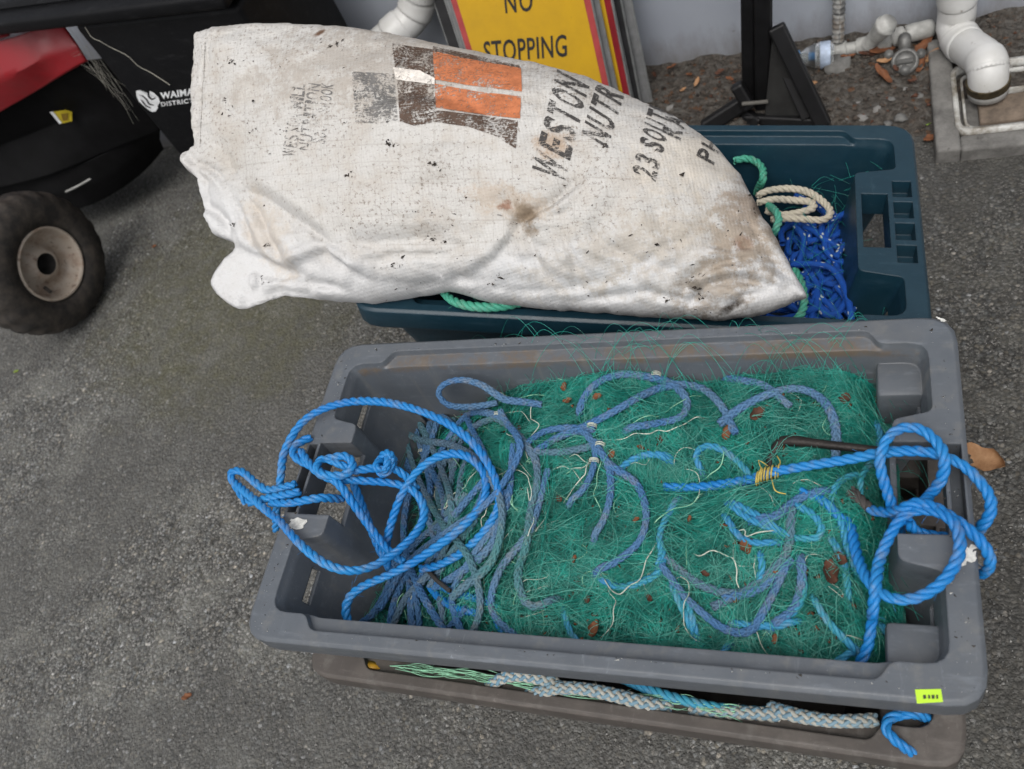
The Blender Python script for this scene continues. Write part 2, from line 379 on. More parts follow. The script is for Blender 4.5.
grey, _ = bin_thing('fish_bin', 'grey plastic fish bin full of green net, stacked on the brown bin', me, M_grey, (GC[0], GC[1], ZR), (0, 0, GY), DG)
me2 = me.copy(); me2.materials.clear()
BR = np.array([-.308, .447])
brown, _ = bin_thing('fish_bin', 'dirty brownish bin underneath, mostly hidden by the grey bin on top', me2, M_brown, (BR[0], BR[1], .2155), (0, 0, math.radians(-1.5)), DG)
me = make_bin_mesh('bin_body', .80, .432, .222, 'blue')
BLUE_ROT = Euler((-.0744, .16715, .0029), 'XYZ')
blue, blue_body = bin_thing('fish_bin', 'dark blue plastic bin carrying the white sack, behind the grey bin', me, M_blue, (-.31774, .94383, .30387), BLUE_ROT, .222)
bpy.context.view_layer.update()
BLM = blue_body.matrix_world.copy()
def on_blue(px, py, dz):
    """pixel onto the plane dz below the blue rim"""
    n = np.array(BLM.to_3x3() @ Vector((0, 0, 1))); return hit(px, py, np.array(BLM.translation)+n*dz, n)

# dried scale and grit stuck to the rims
def rim_flakes(name, N, mat, parent, c, z, yaw, smin, smax, seed):
    g = np.random.default_rng(seed); V = []; Fc = []; k = 0
    while k < N:
        u = g.uniform(-.39, .39); v = g.uniform(-.205, .205)
        if abs(u) < .372 and abs(v) < .199: continue
        s = smin*(smax/smin)**(g.uniform()**2); q = g.normal(0, s, (4, 3))*[1, .8, .35]; ca, sa = math.cos(yaw), math.sin(yaw)
        V.append(q+[c[0]+u*ca-v*sa, c[1]+u*sa+v*ca, z+.0004]); Fc.append(np.array([[0, 1, 2], [0, 2, 3], [0, 3, 1], [1, 3, 2]])+4*k); k += 1
    o = link(name, npmesh(name, np.vstack(V), np.vstack(Fc)), mat, parent, smooth=False); o['kind'] = 'stuff'
# stickers and scuffs on the rims
def patch(name, px, z, mat, parent, dz=.0008, jag=0, n=None):
    pts = [P(x, y, z+dz) for x, y in px] if n is None else [hit(x, y, n[0]+n[1]*dz, n[1]) for x, y in px]
    if jag:
        q = []
        for i in range(len(pts)):
            a, b = pts[i], pts[(i+1) % len(pts)]
            for k in range(6): q.append(a+(b-a)*k/6+RNG.normal(0, jag, 3)*[1, 1, 0])
        pts = q
    bm = bmesh.new(); vs = [bm.verts.new(p) for p in pts]; f = bm.faces.new(vs)
    if len(vs) > 4: bmesh.ops.triangulate(bm, faces=[f])
    bmesh.ops.recalc_face_normals(bm, faces=bm.faces)
    return link(name, bm_mesh(name, bm), mat, parent, smooth=False)
M_lime = simple('lime_label', (.45, .72, .03), .5, var=.08)
M_ink = simple('ink', (.03, .04, .02), .6)
M_white_scuff = simple('white_scuff', (.50, .50, .47), .8, var=.3, sc=200)
rim_flakes('dried_scale', 130, M_white_scuff, grey, GC, ZR, GY, .0004, .0016, 3); rim_flakes('grit', 150, simple('rim_grit', (.04, .032, .025), .95), grey, GC, ZR, GY, .0005, .0018, 4)
st = patch('price_sticker', [(915, 689.5), (941, 689), (943, 702), (917, 703.5)], ZR, M_lime, grey, .0008)
for k, (x, w) in enumerate(((923, 3), (928, 2), (931.5, 3), (936, 2))):
    patch('printed_mark', [(x, 695), (x+w, 694.8), (x+w+.3, 698.6), (x+.3, 698.9)], ZR, M_ink, st, .0014)
patch('scuff', [(291, 519), (309, 518), (303, 529), (287, 531)], ZR, M_white_scuff, grey, .0007, .0016)
patch('scuff', [(957, 547), (975, 546), (977, 558), (960, 567)], ZR, M_white_scuff, grey, .0007, .0016)
patch('scuff', [(936, 316.5), (943, 318), (947, 321), (941, 322)], ZR, M_white_scuff, grey, .0007, .0006)
# ------------------------------------------------------------------ the white sack
SN = np.array([.09, -.545, .83]); SN /= np.linalg.norm(SN); SP = P(600, 312, .345)
TOP = [(197, 33), (215, 27), (250, 25), (290, 25), (350, 30), (400, 38), (450, 49), (500, 59), (545, 68), (590, 80), (630, 98), (680, 120), (715, 145), (740, 175), (760, 210), (780, 245), (793, 270), (808, 298)]
BOT = [(797, 301), (785, 307), (760, 316), (720, 321), (690, 318), (660, 318), (600, 313), (540, 309), (490, 303), (465, 296), (450, 291), (420, 297), (375, 304), (330, 301), (285, 295), (262, 303), (252, 308), (239, 309), (227, 303), (217, 294), (210, 285), (213, 272), (224, 258), (233, 251), (236, 243), (212, 234), (206, 215), (203, 200), (199, 180), (183, 165), (181, 153), (196, 147), (193, 110), (193, 75), (195, 45)]
def resample(poly, step):
    p = np.array(poly+[poly[0]], float); out = []
    for a, b in zip(p, p[1:]):
        n = max(1, int(np.linalg.norm(b-a)/step)); out += [a+(b-a)*k/n for k in range(n)]
    return np.array(out)
def smooth_closed(p, it=1):
    for _ in range(it): p = p*.5+.25*(np.roll(p, 1, 0)+np.roll(p, -1, 0))
    return p
B = smooth_closed(resample(TOP+BOT, 4.0))
for k_ in range(len(B)):                                            # an uneven, creased edge
    a_ = 1.3 if (B[k_, 1] > 150 or B[k_, 0] < 210) else .6
    B[k_] += [a_*1.3*mn.noise(Vector((B[k_, 0]*.09, B[k_, 1]*.09, 1))), a_*1.3*mn.noise(Vector((B[k_, 0]*.09, B[k_, 1]*.09, 7)))]
def seg_dist(q, poly, closed=True):
    a = np.asarray(poly, float); b = np.roll(a, -1, 0) if closed else a[1:]; a = a if closed else a[:-1]
    best = np.full(len(q), 1e9); side = np.zeros(len(q)); tt = np.zeros(len(q)); N = len(a)
    for i in range(N):
        d = b[i]-a[i]; L = d @ d; t = np.clip(((q-a[i]) @ d)/max(L, 1e-9), 0, 1); e = q-(a[i]+t[:, None]*d); r = np.hypot(e[:, 0], e[:, 1])
        m = r < best; best[m] = r[m]; cr = d[0]*e[:, 1]-d[1]*e[:, 0]; side[m] = np.sign(cr[m]); tt[m] = (i+t[m])/N
    return best, side, tt
def inside(q, poly):
    x, y = q[:, 0], q[:, 1]; c = np.zeros(len(q), bool); a = np.asarray(poly); b = np.roll(a, -1, 0)
    for (x0, y0), (x1, y1) in zip(a, b):
        m = ((y0 > y) != (y1 > y)); c ^= m & (x < (x1-x0)*(y-y0)/((y1-y0) if y1 != y0 else 1e-9)+x0)
    return c
G = 2.5
gx, gy = np.meshgrid(np.arange(176, 814, G), np.arange(20, 326, G), indexing='ij'); q = np.stack([gx.ravel(), gy.ravel()], 1)
q = q+RNG.uniform(-.5, .5, q.shape)
q = q[inside(q, B)]; q = q[seg_dist(q, B)[0] > 1.8]
pts = np.vstack([B, q]); nb = len(B)
cdt = mgeo.delaunay_2d_cdt([Vector(p) for p in pts], [], [list(range(nb))], 1, 1e-5)
PV = np.array([list(v) for v in cdt[0]]); TRI = np.array([list(f) for f in cdt[2]])
dB = seg_dist(PV, B)[0]; onb = dB < .3
def noise2(p, sc, oc=4, z=0., ridged=False):
    out = np.empty(len(p))
    for i, (x, y) in enumerate(p):
        v = Vector((x*sc[0], y*sc[1], z)); out[i] = mn.ridged_multi_fractal(v, .9, 2.1, oc, 1.0, 2.0) if ridged else mn.fractal(v, .9, 2.1, oc)
    return out
def sst(x, a, b): t = np.clip((x-a)/(b-a), 0, 1); return t*t*(3-2*t)
# pillow: full at the filled end (right), flat at the sewn mouth (left)
x = PV[:, 0]; yv = PV[:, 1]
R = 118-25*sst(x, 560, 800); k = np.clip(dB/R, 0, 1); dome = np.sqrt(np.clip(1-(1-k)**2, 0, 1))
H = .045+.075*sst(x, 190, 430)-.055*sst(x, 600, 800)
H -= .030*sst(yv, 240, 275)*(1-sst(x, 250, 340))
flap = sst(yv, 238, 262)*(1-sst(x, 262, 330)); ht = H*dome**(.9+1.1*flap)
# long soft undulations, then wrinkles that run along the sack near its sides and mouth
ht += .0055*noise2(PV, (.008, .012), 3, 3.1)*np.clip(dB/30, 0, 1)
edge = np.exp(-dB/45)
wr = noise2(PV+14*np.stack([noise2(PV, (.012, .012), 2, 8), noise2(PV, (.012, .012), 2, 9)], 1), (.012, .030), 4, 5, True)
ht += (.0015+.0048*edge+.0040*sst(yv, 190, 290))*(wr-1.0)*np.clip(dB/10, 0, 1)
ht += .0011*noise2(PV, (.07, .09), 3, 2.2)*np.clip(dB/8, 0, 1)
def crumple(p, sc, z):
    out = np.empty(len(p))
    for i, (x_, y_) in enumerate(p):
        d = mn.voronoi(Vector((x_*sc[0], y_*sc[1], z)))[0]; out[i] = d[1]-d[0]
    return out
warp = PV+16*np.stack([noise2(PV, (.010, .012), 2, 21), noise2(PV, (.010, .012), 2, 22)], 1)
zone = np.clip(sst(yv, 215, 265)*(1-.6*sst(x, 420, 520))+np.exp(-dB/28)*.8+sst(x, 660, 760)*.7+(1-sst(x, 200, 270))*.6, 0, 1.3)
c1, c2 = crumple(warp, (.016, .030), 1.0), crumple(warp, (.035, .060), 2.0)
ht += zone*np.clip(dB/9, 0, 1)*(1+.7*(1-sst(x, 260, 340))*sst(yv, 150, 230))*(.0125*np.clip(c1, 0, .4)+.0060*np.clip(c2, 0, .4)-.003)
ht += (1-np.clip(zone, 0, 1))*.0048*np.clip(dB/12, 0, 1)*.6*(np.clip(crumple(warp, (.010, .014), 3.0), 0, .5)-.2)
def groove(pl, w, d, fade=True):
    global ht
    w = w*.72; d = d*1.15
    r, s, t = seg_dist(PV, pl, False); a = np.sin(np.pi*np.clip(t, .02, .98))**.5 if fade else 1.
    ht -= d*np.exp(-r/(w*1.1))*a; ht += d*.40*np.exp(-((r-2.4*w)/(w*1.1))**2)*a*(s > 0)
def step(pl, d, reach, sgn=1, w=3.0):
    """the cloth on one side of the line folds over the cloth on the other"""
    global ht
    r, s, t = seg_dist(PV, pl, False); sd = r*s*sgn; a = np.clip(np.minimum(t, 1-t)*6, 0, 1)
    lo = sst(sd, -w, w)*np.exp(-np.clip(sd, 0, None)/reach); up = np.exp(-((sd+5)/7)**2)
    ht -= a*d*lo; ht += a*d*.5*up
step([(552, 225), (540, 236), (528, 250), (515, 264), (490, 277), (455, 284), (420, 285), (390, 282)], .022, 26, -1) if 0 else None
step([(390, 282), (420, 285), (455, 284), (490, 277), (515, 264), (528, 250), (540, 236), (552, 225)], .013, 22, 1, 2.2)
step([(236, 243), (255, 252), (280, 263), (300, 271), (325, 264), (352, 256), (366, 268), (384, 280), (402, 290)], .017, 22, 1, 2.2)
groove([(530, 243), (545, 229), (570, 218), (600, 195)], 5, .017)
groove([(540, 230), (562, 231), (588, 228)], 4, .009)
groove([(545, 232), (552, 262), (560, 290)], 6, .008)
groove([(520, 215), (545, 228)], 5, .008)
groove([(362, 262), (338, 240), (312, 222), (285, 205), (262, 196)], 8, .013)
groove([(247, 200), (258, 230), (270, 262)], 6, .012)
groove([(266, 203), (284, 232), (298, 268)], 6, .012)
groove([(300, 215), (330, 262)], 7, .007)
groove([(186, 154), (206, 166), (228, 176), (246, 196)], 4, .010)
groove([(204, 200), (228, 222), (240, 240)], 5, .008)
groove([(223, 40), (214, 80), (206, 120), (200, 146)], 3, .006, False)
groove([(228, 150), (246, 165), (252, 185)], 8, .007)
groove([(800, 291), (776, 268), (758, 240), (742, 215)], 5, .007)
groove([(796, 296), (765, 288), (735, 283), (712, 290), (690, 308)], 5, .013)
groove([(770, 295), (745, 300), (728, 312)], 4, .010)
groove([(760, 262), (728, 268), (700, 282), (680, 305)], 7, .009)
groove([(598, 242), (625, 258), (655, 272), (690, 280)], 6, .007)
groove([(660, 215), (672, 240), (690, 262)], 8, .006)
groove([(640, 205), (618, 235), (605, 255)], 9, .006)
groove([(440, 300), (500, 292), (560, 296), (610, 290)], 4, .007)
groove([(520, 300), (580, 303), (640, 300)], 3.5, .006)
groove([(240, 262), (248, 280), (252, 300)], 5, .008)
groove([(232, 256), (255, 268), (292, 278), (318, 276)], 4, .012); groove([(218, 282), (240, 288), (262, 300)], 4, .010); groove([(222, 268), (238, 282), (240, 303)], 4, .009)
groove([(296, 297), (330, 287), (372, 297)], 4, .010); groove([(268, 262), (264, 284), (258, 302)], 4, .010); groove([(206, 205), (226, 214), (240, 232)], 4, .009); groove([(197, 160), (214, 186), (210, 212)], 4, .009)
groove([(330, 230), (356, 250), (380, 262)], 4, .009); groove([(420, 292), (455, 280), (500, 285)], 4, .009); groove([(392, 268), (420, 262), (470, 262), (505, 250)], 4, .006)
groove([(610, 300), (650, 296), (690, 304), (720, 300)], 4, .009); groove([(700, 250), (730, 255), (765, 250)], 4, .008); groove([(640, 285), (665, 262), (700, 245)], 5, .007); groove([(580, 245), (590, 270), (585, 300)], 5, .007)
groove([(262, 270), (290, 283), (330, 285), (380, 292)], 4, .007)
groove([(300, 175), (350, 190), (420, 200), (480, 205)], 12, .005)
groove([(420, 175), (470, 160), (520, 165)], 14, .006)
groove([(380, 255), (430, 248), (480, 252)], 5, .006)
groove([(560, 100), (556, 140), (548, 190)], 9, .004)
groove([(436, 50), (430, 80), (428, 118), (410, 130)], 7, .005)
groove([(410, 128), (450, 118), (505, 135), (525, 150)], 7, .007)
step([(405, 128), (420, 122), (440, 118), (465, 121), (495, 130), (525, 148)], .008, 30, -1, 5)
ht = np.maximum(ht, .002+.006*np.clip(dB/20, 0, 1)); ht[onb] = 0
wpl = np.array([hit(a, b, SP, SN) for a, b in PV])
bk = -(.10+.02*sst(x, 250, 500)-.05*sst(x, 620, 800))*np.sqrt(np.clip(1-(1-np.clip(dB/90, 0, 1))**2, 0, 1))*np.clip(.25+sst(x, 190, 420), 0, 1)
bk += .006*noise2(PV, (.02, .02), 3, 12)*np.clip(dB/20, 0, 1)
front = wpl+SN*ht[:, None]; back = wpl+SN*np.minimum(bk, 0)[:, None]
idx = np.full(len(PV), -1); idx[~onb] = np.arange((~onb).sum())+len(PV); bi = np.where(onb, np.arange(len(PV)), idx)
sv = np.vstack([front, back[~onb]]); sf = np.vstack([TRI, bi[TRI][:, ::-1]])
uvp = PV/1000.; suv = np.vstack([uvp, uvp[~onb]+[0, 2]])
def sack_mat():
    t = NT('woven_sack'); u = t.uv(); p = t.pos()
    sx = t.n('ShaderNodeSeparateXYZ'); t.l(u, sx.inputs[0]); U, V = sx.outputs[0], sx.outputs[1]
    w1 = t.n('ShaderNodeTexWave', bands_direction='X'); t.l(t.map(u, rot=(0, 0, .22)), w1.inputs[0]); w1.inputs['Scale'].default_value = 98; w1.inputs['Distortion'].default_value = .8; w1.inputs['Detail'].default_value = 2; w1.inputs['Detail Scale'].default_value = 4
    w2 = t.n('ShaderNodeTexWave', bands_direction='Y'); t.l(t.map(u, rot=(0, 0, .22)), w2.inputs[0]); w2.inputs['Scale'].default_value = 112; w2.inputs['Distortion'].default_value = .8; w2.inputs['Detail'].default_value = 2
    weave = t.math('ADD', t.math('MULTIPLY', w1.outputs[1], .6), t.math('MULTIPLY', w2.outputs[1], .5))
    big = t.noise(u, 9, 5, .6); mid = t.noise(t.map(u, loc=(3, 1, 0)), 32, 5, .65); fine = t.noise(u, 260, 3, .75); fl = t.noise(t.map(u, loc=(1, 7, 0)), 150, 3, .7)
    col = t.mix(t.ramp(big, [(.35, 0), (.68, 1)]), (.50, .49, .472), (.45, .437, .415))
    thr = t.noise(t.map(u, (6, 420, 1), rot=(0, 0, .22)), 1, 3, .6); thr2 = t.noise(t.map(u, (420, 6, 1), rot=(0, 0, .22)), 1, 3, .6)
    col = t.mix(t.math('MULTIPLY', w1.outputs[1], .16), col, (.34, .325, .30)); col = t.mix(t.math('MULTIPLY', w2.outputs[1], .10), col, (.34, .325, .30))
    col = t.mix(t.math('MULTIPLY', t.ramp(t.math('MAXIMUM', thr, thr2), [(.56, 0), (.70, 1)]), .38), col, (.27, .25, .22))
    # the lower folds and the mouth flap are cleaner and whiter
    clean = t.ramp(t.math('ADD', V, t.math('MULTIPLY', t.math('SUBTRACT', big, .5), .12)), [(.245, 0), (.275, 1)])
    ear = t.math('MULTIPLY', t.ramp(t.math('ADD', V, t.math('MULTIPLY', U, -.6)), [(.02, 0), (.07, 1)]), 1.0)
    clean = t.math('MAXIMUM', clean, ear)
    col = t.mix(clean, col, (.50, .50, .50))
    dirtz = t.math('SUBTRACT', 1, t.math('MULTIPLY', clean, .75))
    # ground-in soil: veils, pepper, and flecks
    veil = t.math('MULTIPLY', t.ramp(mid, [(.47, 0), (.74, 1)]), .50); col = t.mix(t.math('MULTIPLY', veil, dirtz), col, (.33, .275, .215))
    topd = t.math('MULTIPLY', t.ramp(t.math('ADD', V, t.math('MULTIPLY', t.math('SUBTRACT', mid, .5), .09)), [(.02, 1), (.14, 0)]), t.ramp(U, [(.19, .2), (.40, 1)]))
    pep = t.ramp(t.math('ADD', fine, t.math('ADD', t.math('MULTIPLY', t.math('SUBTRACT', big, .5), .22), t.math('MULTIPLY', topd, .05))), [(.547, 0), (.655, 1)])
    pep = t.math('MULTIPLY', pep, t.ramp(t.noise(t.map(u, loc=(4, 4, 0)), 24, 5, .75), [(.38, .3), (.58, 1)]))
    col = t.mix(t.math('MULTIPLY', pep, t.math('MULTIPLY', dirtz, .7)), col, (.13, .10, .075))
    fk = t.ramp(t.math('ADD', fl, t.math('MULTIPLY', t.math('SUBTRACT', mid, .5), .35)), [(.70, 0), (.735, 1)])
    col = t.mix(t.math('MULTIPLY', fk, t.math('MULTIPLY', dirtz, .85)), col, (.045, .035, .028))
    def blot(cx, cy, rx, ry, rot, c, amt, wob=1.6):
        global _
        m = t.map(t.map(u, loc=(-cx, -cy, 0)), rot=(0, 0, rot)); s = t.n('ShaderNodeSeparateXYZ'); t.l(m, s.inputs[0])
        a = t.math('DIVIDE', s.outputs[0], rx); b = t.math('DIVIDE', s.outputs[1], ry)
        r = t.math('ADD', t.math('ADD', t.math('MULTIPLY', a, a), t.math('MULTIPLY', b, b)), t.math('MULTIPLY', t.math('SUBTRACT', t.noise(u, 60, 5, .75), .5), wob*2.4))
        vis = t.math('LESS_THAN', V, 1)
        return t.mix(t.math('MULTIPLY', t.math('MULTIPLY', t.ramp(r, [(.1, 1), (.95, 0)]), amt), vis), col, c)
    col = blot(.752, .215, .036, .080, -.35, (.21, .145, .092), .7, 2.2)
    col = blot(.765, .200, .010, .028, -.45, (.055, .030, .018), .9)
    col = blot(.745, .250, .012, .010, 0, (.16, .055, .012), .95, .8)
    col = blot(.735, .278, .075, .032, .6, (.20, .155, .11), .62, 2.4)
    col = blot(.733, .309, .016, .005, .5, (.03, .022, .016), .95, .8)
    col = blot(.698, .290, .008, .007, 0, (.02, .016, .012), .95, 1.)
    col = blot(.705, .260, .11, .05, .2, (.35, .31, .26), .42, 2.6)
    col = blot(.535, .218, .045, .018, -.2, (.38, .31, .24), .6, 2.4)
    col = blot(.528, .220, .008, .005, .4, (.20, .085, .045), .7, 2.2)
    col = blot(.548, .232, .010, .022, .4, (.20, .15, .10), .8)
    col = blot(.575, .165, .020, .018, 0, (.34, .24, .16), .7)
    col = blot(.63, .26, .12, .03, .35, (.36, .32, .265), .42, 2.6)
    col = blot(.25, .155, .022, .035, 0, (.40, .37, .33), .6)
    col = blot(.285, .24, .03, .05, .4, (.44, .38, .31), .55)
    col = blot(.42, .075, .17, .06, .12, (.33, .30, .265), .75, 2.6)
    col = blot(.70, .17, .07, .04, .4, (.50, .455, .39), .6)
    col = blot(.337, .046, .007, .004, .6, (.10, .05, .025), .95, .6)
    h = t.math('ADD', t.math('MULTIPLY', weave, .20), t.math('ADD', t.math('MULTIPLY', fine, .5), t.math('MULTIPLY', t.noise(u, 70, 4, .6), 1.6)))
    t.bs(col=col, rough=.7, spec=.22, nrm=t.bump(h, .6, .0024)); return t.m
sack = link('sack', npmesh('sack', sv, sf, None, suv), sack_mat())
tag(sack, 'big dirty white woven sack with orange block print, slumped across the blue bin', 'sack')
SBV = BVHTree.FromPolygons([Vector(p) for p in front], [tuple(int(i) for i in f) for f in TRI])
Vc = Vector(CAM)
def on_sack(px, py, off=.0010):
    d = Vector(ray(px, py)); h = SBV.ray_cast(Vc, d)
    if h[0] is None:
        return None
    n = h[1]; n = n if n.dot(d) < 0 else -n
    return np.array(h[0]+n*off)
def ink_mat(name, c, wear=.5, sc=140, edge=.1):
    t = NT(name); p = t.pos(); a = t.noise(p, sc*2.2, 4, .75); b = t.noise(p, 30, 4, .6)
    s = t.math('ADD', a, t.math('MULTIPLY', t.math('SUBTRACT', b, .5), .7))
    ln = t.noise(t.map(p, (30, 700, 700), rot=(0, 0, .1)), 1, 2, .5); s = t.math('ADD', s, t.math('MULTIPLY', t.math('SUBTRACT', ln, .5), .55))
    al = t.ramp(s, [(wear-edge, 1), (wear+edge, 0)])
    col = t.mix(t.ramp(t.noise(p, 90, 4, .7), [(.35, 0), (.7, 1)]), mul(c, .75), tuple(min(1, q*1.25) for q in c))
    t.bs(col=col, rough=.7, spec=.25, alpha=al, nrm=t.bump(a, .4, .001)); return t.m
def decal_poly(name, poly, mat, off=.0010, step_=3.0):
    """printed area: fine patch of cloth-hugging mesh"""
    b = resample(poly, step_); x0, y0 = b.min(0); x1, y1 = b.max(0)
    X, Y = np.meshgrid(np.arange(x0+1, x1, step_), np.arange(y0+1, y1, step_), indexing='ij'); g = np.stack([X.ravel(), Y.ravel()], 1); g = g[inside(g, b)]
    if len(g): g = g[seg_dist(g, b)[0] > 1.0]
    a = np.vstack([b, g]); c = mgeo.delaunay_2d_cdt([Vector(p) for p in a], [], [list(range(len(b)))], 1, 1e-4)
    return decal_mesh(name, np.array([list(v) for v in c[0]]), [list(f) for f in c[2]], mat, off)
def decal_mesh(name, px, faces, mat, off=.0010):
    v = [on_sack(a, b, off) for a, b in px]; ok = {}; vv = []
    for i, q_ in enumerate(v):
        if q_ is not None: ok[i] = len(vv); vv.append(q_)
    ff = []
    for f in faces:
        if all(i in ok for i in f) and max(np.linalg.norm(v[f[i]]-v[f[i-1]]) for i in range(len(f))) < .03: ff.append([ok[i] for i in f])
    if not ff: return None
    return link(name, npmesh(name, vv, ff), mat, sack)
def glyphs(body, bold=0., shear=0., space=1.0, scale_x=1.0, res=3):
    cu = bpy.data.curves.new('t', 'FONT'); cu.body = body; cu.size = 1; cu.offset = bold; cu.shear = shear; cu.space_character = space; cu.resolution_u = res; cu.fill_mode = 'BOTH'; cu.dimensions = '2D'
    o = bpy.data.objects.new('t', cu); COL.objects.link(o); dg = bpy.context.evaluated_depsgraph_get(); me = bpy.data.meshes.new_from_object(o.evaluated_get(dg))
    bpy.data.objects.remove(o); bpy.data.curves.remove(cu)
    bm = bmesh.new(); bm.from_mesh(me); bpy.data.meshes.remove(me)
    bmesh.ops.triangulate(bm, faces=bm.faces)
    for v in bm.verts: v.co.x *= scale_x
    return bm
def cut_long(bm, mx, it=4):
    for _ in range(it):
        es = [e for e in bm.edges if e.calc_length() > mx]
        if not es: break
        bmesh.ops.subdivide_edges(bm, edges=es, cuts=1); bmesh.ops.triangulate(bm, faces=[f for f in bm.faces if len(f.verts) > 3])
def text_decal(name, body, o, e, h, mat, bold=.02, lean=0., curve=0., off=.0012, fill=.80):
    """condensed stencil lettering from o along o->e (pixels of the sack's flat pattern), cap height h; every letter fills its own cell"""
    o = np.array(o, float); d = np.array(e, float)-o; L = np.linalg.norm(d); d /= L; nr = np.array([d[1], -d[0]]); nr = -nr if nr[0] > 0 else nr      # letter tops towards the left
    wd = [dict(W=1.35, M=1.3, I=.5, H=1., N=1.05).get(c, .55 if c in ' -1' else 1.) for c in body]; tot = sum(wd); px = []; F = []; at = 0.
    for c, w in zip(body, wd):
        if c != ' ':
            bm = glyphs(c, bold); xs = [v.co.x for v in bm.verts]; x0, x1 = min(xs), max(xs)
            if c == '-': x0, x1 = x0-.05, x1+.05
            cut_long(bm, .14); vi = {}
            for v in bm.verts:
                vi[v] = len(px); q = (at+w*((1-fill)/2+fill*(v.co.x-x0)/(x1-x0)))/tot; q = q+curve*q*(1-q); yy = v.co.y/.70; px.append(o+d*(q*L+lean*yy)+nr*h*yy)
            F += [[vi[v] for v in f.verts] for f in bm.faces]; bm.free()
        at += w
    return decal_mesh(name, np.array(px), F, mat, off)
I_black = ink_mat('black_print', (.05, .046, .044), .56); I_brown = ink_mat('brown_print', (.085, .055, .04), .53); I_orange = ink_mat('orange_print', (.43, .145, .062), .60)
I_grey = ink_mat('faded_print', (.15, .145, .14), .46); I_faint = ink_mat('faint_print', (.14, .135, .13), .46); I_white = ink_mat('white_stripe', (.62, .58, .53), .70)
decal_poly('brown_block', [(392, 44), (434, 50), (437, 112), (400, 122), (398, 92)], I_brown, .0010)
decal_poly('brown_block', [(432, 110), (480, 116), (518, 121), (516, 149), (495, 136), (470, 127), (436, 122), (414, 126), (402, 122)], I_brown, .0012)
decal_poly('brown_block', [(433, 47), (480, 57), (519, 66), (521, 69), (475, 63), (433, 54)], I_brown, .0012)
decal_poly('orange_block', [(433, 52), (475, 61), (521, 69), (522, 92), (478, 87), (435, 80)], I_orange, .0014)
decal_poly('orange_block', [(435, 84), (478, 92), (521, 97), (520, 119), (480, 115), (436, 108)], I_orange, .0014)
decal_poly('grey_block', [(352, 72), (394, 74), (398, 120), (376, 124), (356, 122)], I_grey, .0010)
decal_poly('white_band', [(393, 68), (420, 71), (435, 79), (435, 85), (410, 82), (396, 80)], I_white, .0016)
text_decal('printed_line', 'WESTON MIL', (562, 187), (598, 46), 33, I_black, .03, 8, .30)
text_decal('printed_line', 'NUTRITION', (606, 150), (635, 57), 28, I_black, .03, 7, .36)
text_decal('printed_line', '23 SOUTHBROOK', (654, 183), (682, 76), 24, I_black, .032, 4, .36, fill=.78)
text_decal('printed_line', 'RANGIORA', (679, 142), (698, 78), 20, I_black, .03, 3, .36, fill=.78)
text_decal('printed_line', 'PH 03- 313', (712, 167), (742, 92), 19, I_black, .028, 3, .32, fill=.78)
text_decal('faint_line', 'WESTON MILL', (296, 158), (306, 84), 14, I_faint, .01, 0, 0, .0010)
text_decal('faint_line', 'NUTRITION', (311, 152), (321, 84), 13, I_faint, .01, 0, 0, .0010)
text_decal('faint_line', 'SOUTHBROOK', (325, 145), (334, 84), 12, I_faint, .01, 0, 0, .0010)
# sewn hem along the mouth
sa = Acc()
for a, b in zip(np.linspace(42, 142, 30), np.linspace(44.2, 144.2, 30)):
    f0 = lambda y: 205-(y-40)*.045
    p_ = [on_sack(f0(a), a, .0007), on_sack(f0(b-.8), b-.8, .0012), on_sack(f0(b), b, .0007)]
    if all(z is not None for z in p_): v, f, uv = sweep(np.array(p_), .0007, 5); sa.add(v, f, uv)
link('hem_stitch', sa.mesh('hem_stitch'), simple('stitch', (.45, .43, .40), .8), sack)

# bits of bark and leaf mould lying on the cloth
V = []; Fc = []; k = 0
CL = [(232, 62, 12, 4), (226, 115, 14, 5), (286, 130, 10, 4), (345, 45, 16, 5), (390, 143, 4, 3), (434, 165, 5, 4), (433, 241, 8, 4), (392, 265, 6, 3), (500, 276, 8, 3), (605, 145, 4, 2), (698, 290, 9, 9), (690, 283, 10, 6), (745, 235, 18, 22), (730, 285, 22, 16), (760, 205, 9, 18), (450, 62, 40, 12), (420, 95, 30, 25), (640, 250, 50, 18), (540, 225, 16, 8), (470, 210, 60, 20), (660, 165, 50, 30), (300, 90, 70, 40), (560, 280, 90, 14), (262, 281, 3, 2)]
FIX = [(253, 130), (390, 143), (434, 165), (392, 264), (433, 240), (262, 282), (499, 276), (491, 283), (698, 290), (702, 297), (232, 60), (226, 100), (330, 47), (336, 44), (604, 145), (233, 226), (668, 300), (348, 175), (268, 245)]
for cx, cy, sx_, sy_ in CL:
    for _ in range(int(7+sx_*.45)):
        p_ = on_sack(cx+RNG.normal(0, sx_), cy+RNG.normal(0, sy_), .0004)
        if p_ is None: continue
        s_ = .0006+.0016*RNG.uniform()**3; q_ = RNG.normal(0, 1, (4, 3))*s_*np.array([1.5, .8, .5]); a_ = RNG.uniform(0, 6.28); q_ = q_ @ np.array([[math.cos(a_), math.sin(a_), 0], [-math.sin(a_), math.cos(a_), 0], [0, 0, 1]])
        V.append(p_+q_); Fc.append(np.array([[0, 1, 2], [0, 2, 3], [0, 3, 1], [1, 3, 2]])+4*k); k += 1
for cx, cy in FIX:
    for _ in range(5):
        p_ = on_sack(cx+RNG.normal(0, 1.6), cy+RNG.normal(0, 1.4), .0006)
        if p_ is None: continue
        q_ = RNG.normal(0, .0021, (4, 3))*[1, .8, .45]; V.append(p_+q_); Fc.append(np.array([[0, 1, 2], [0, 2, 3], [0, 3, 1], [1, 3, 2]])+4*k); k += 1
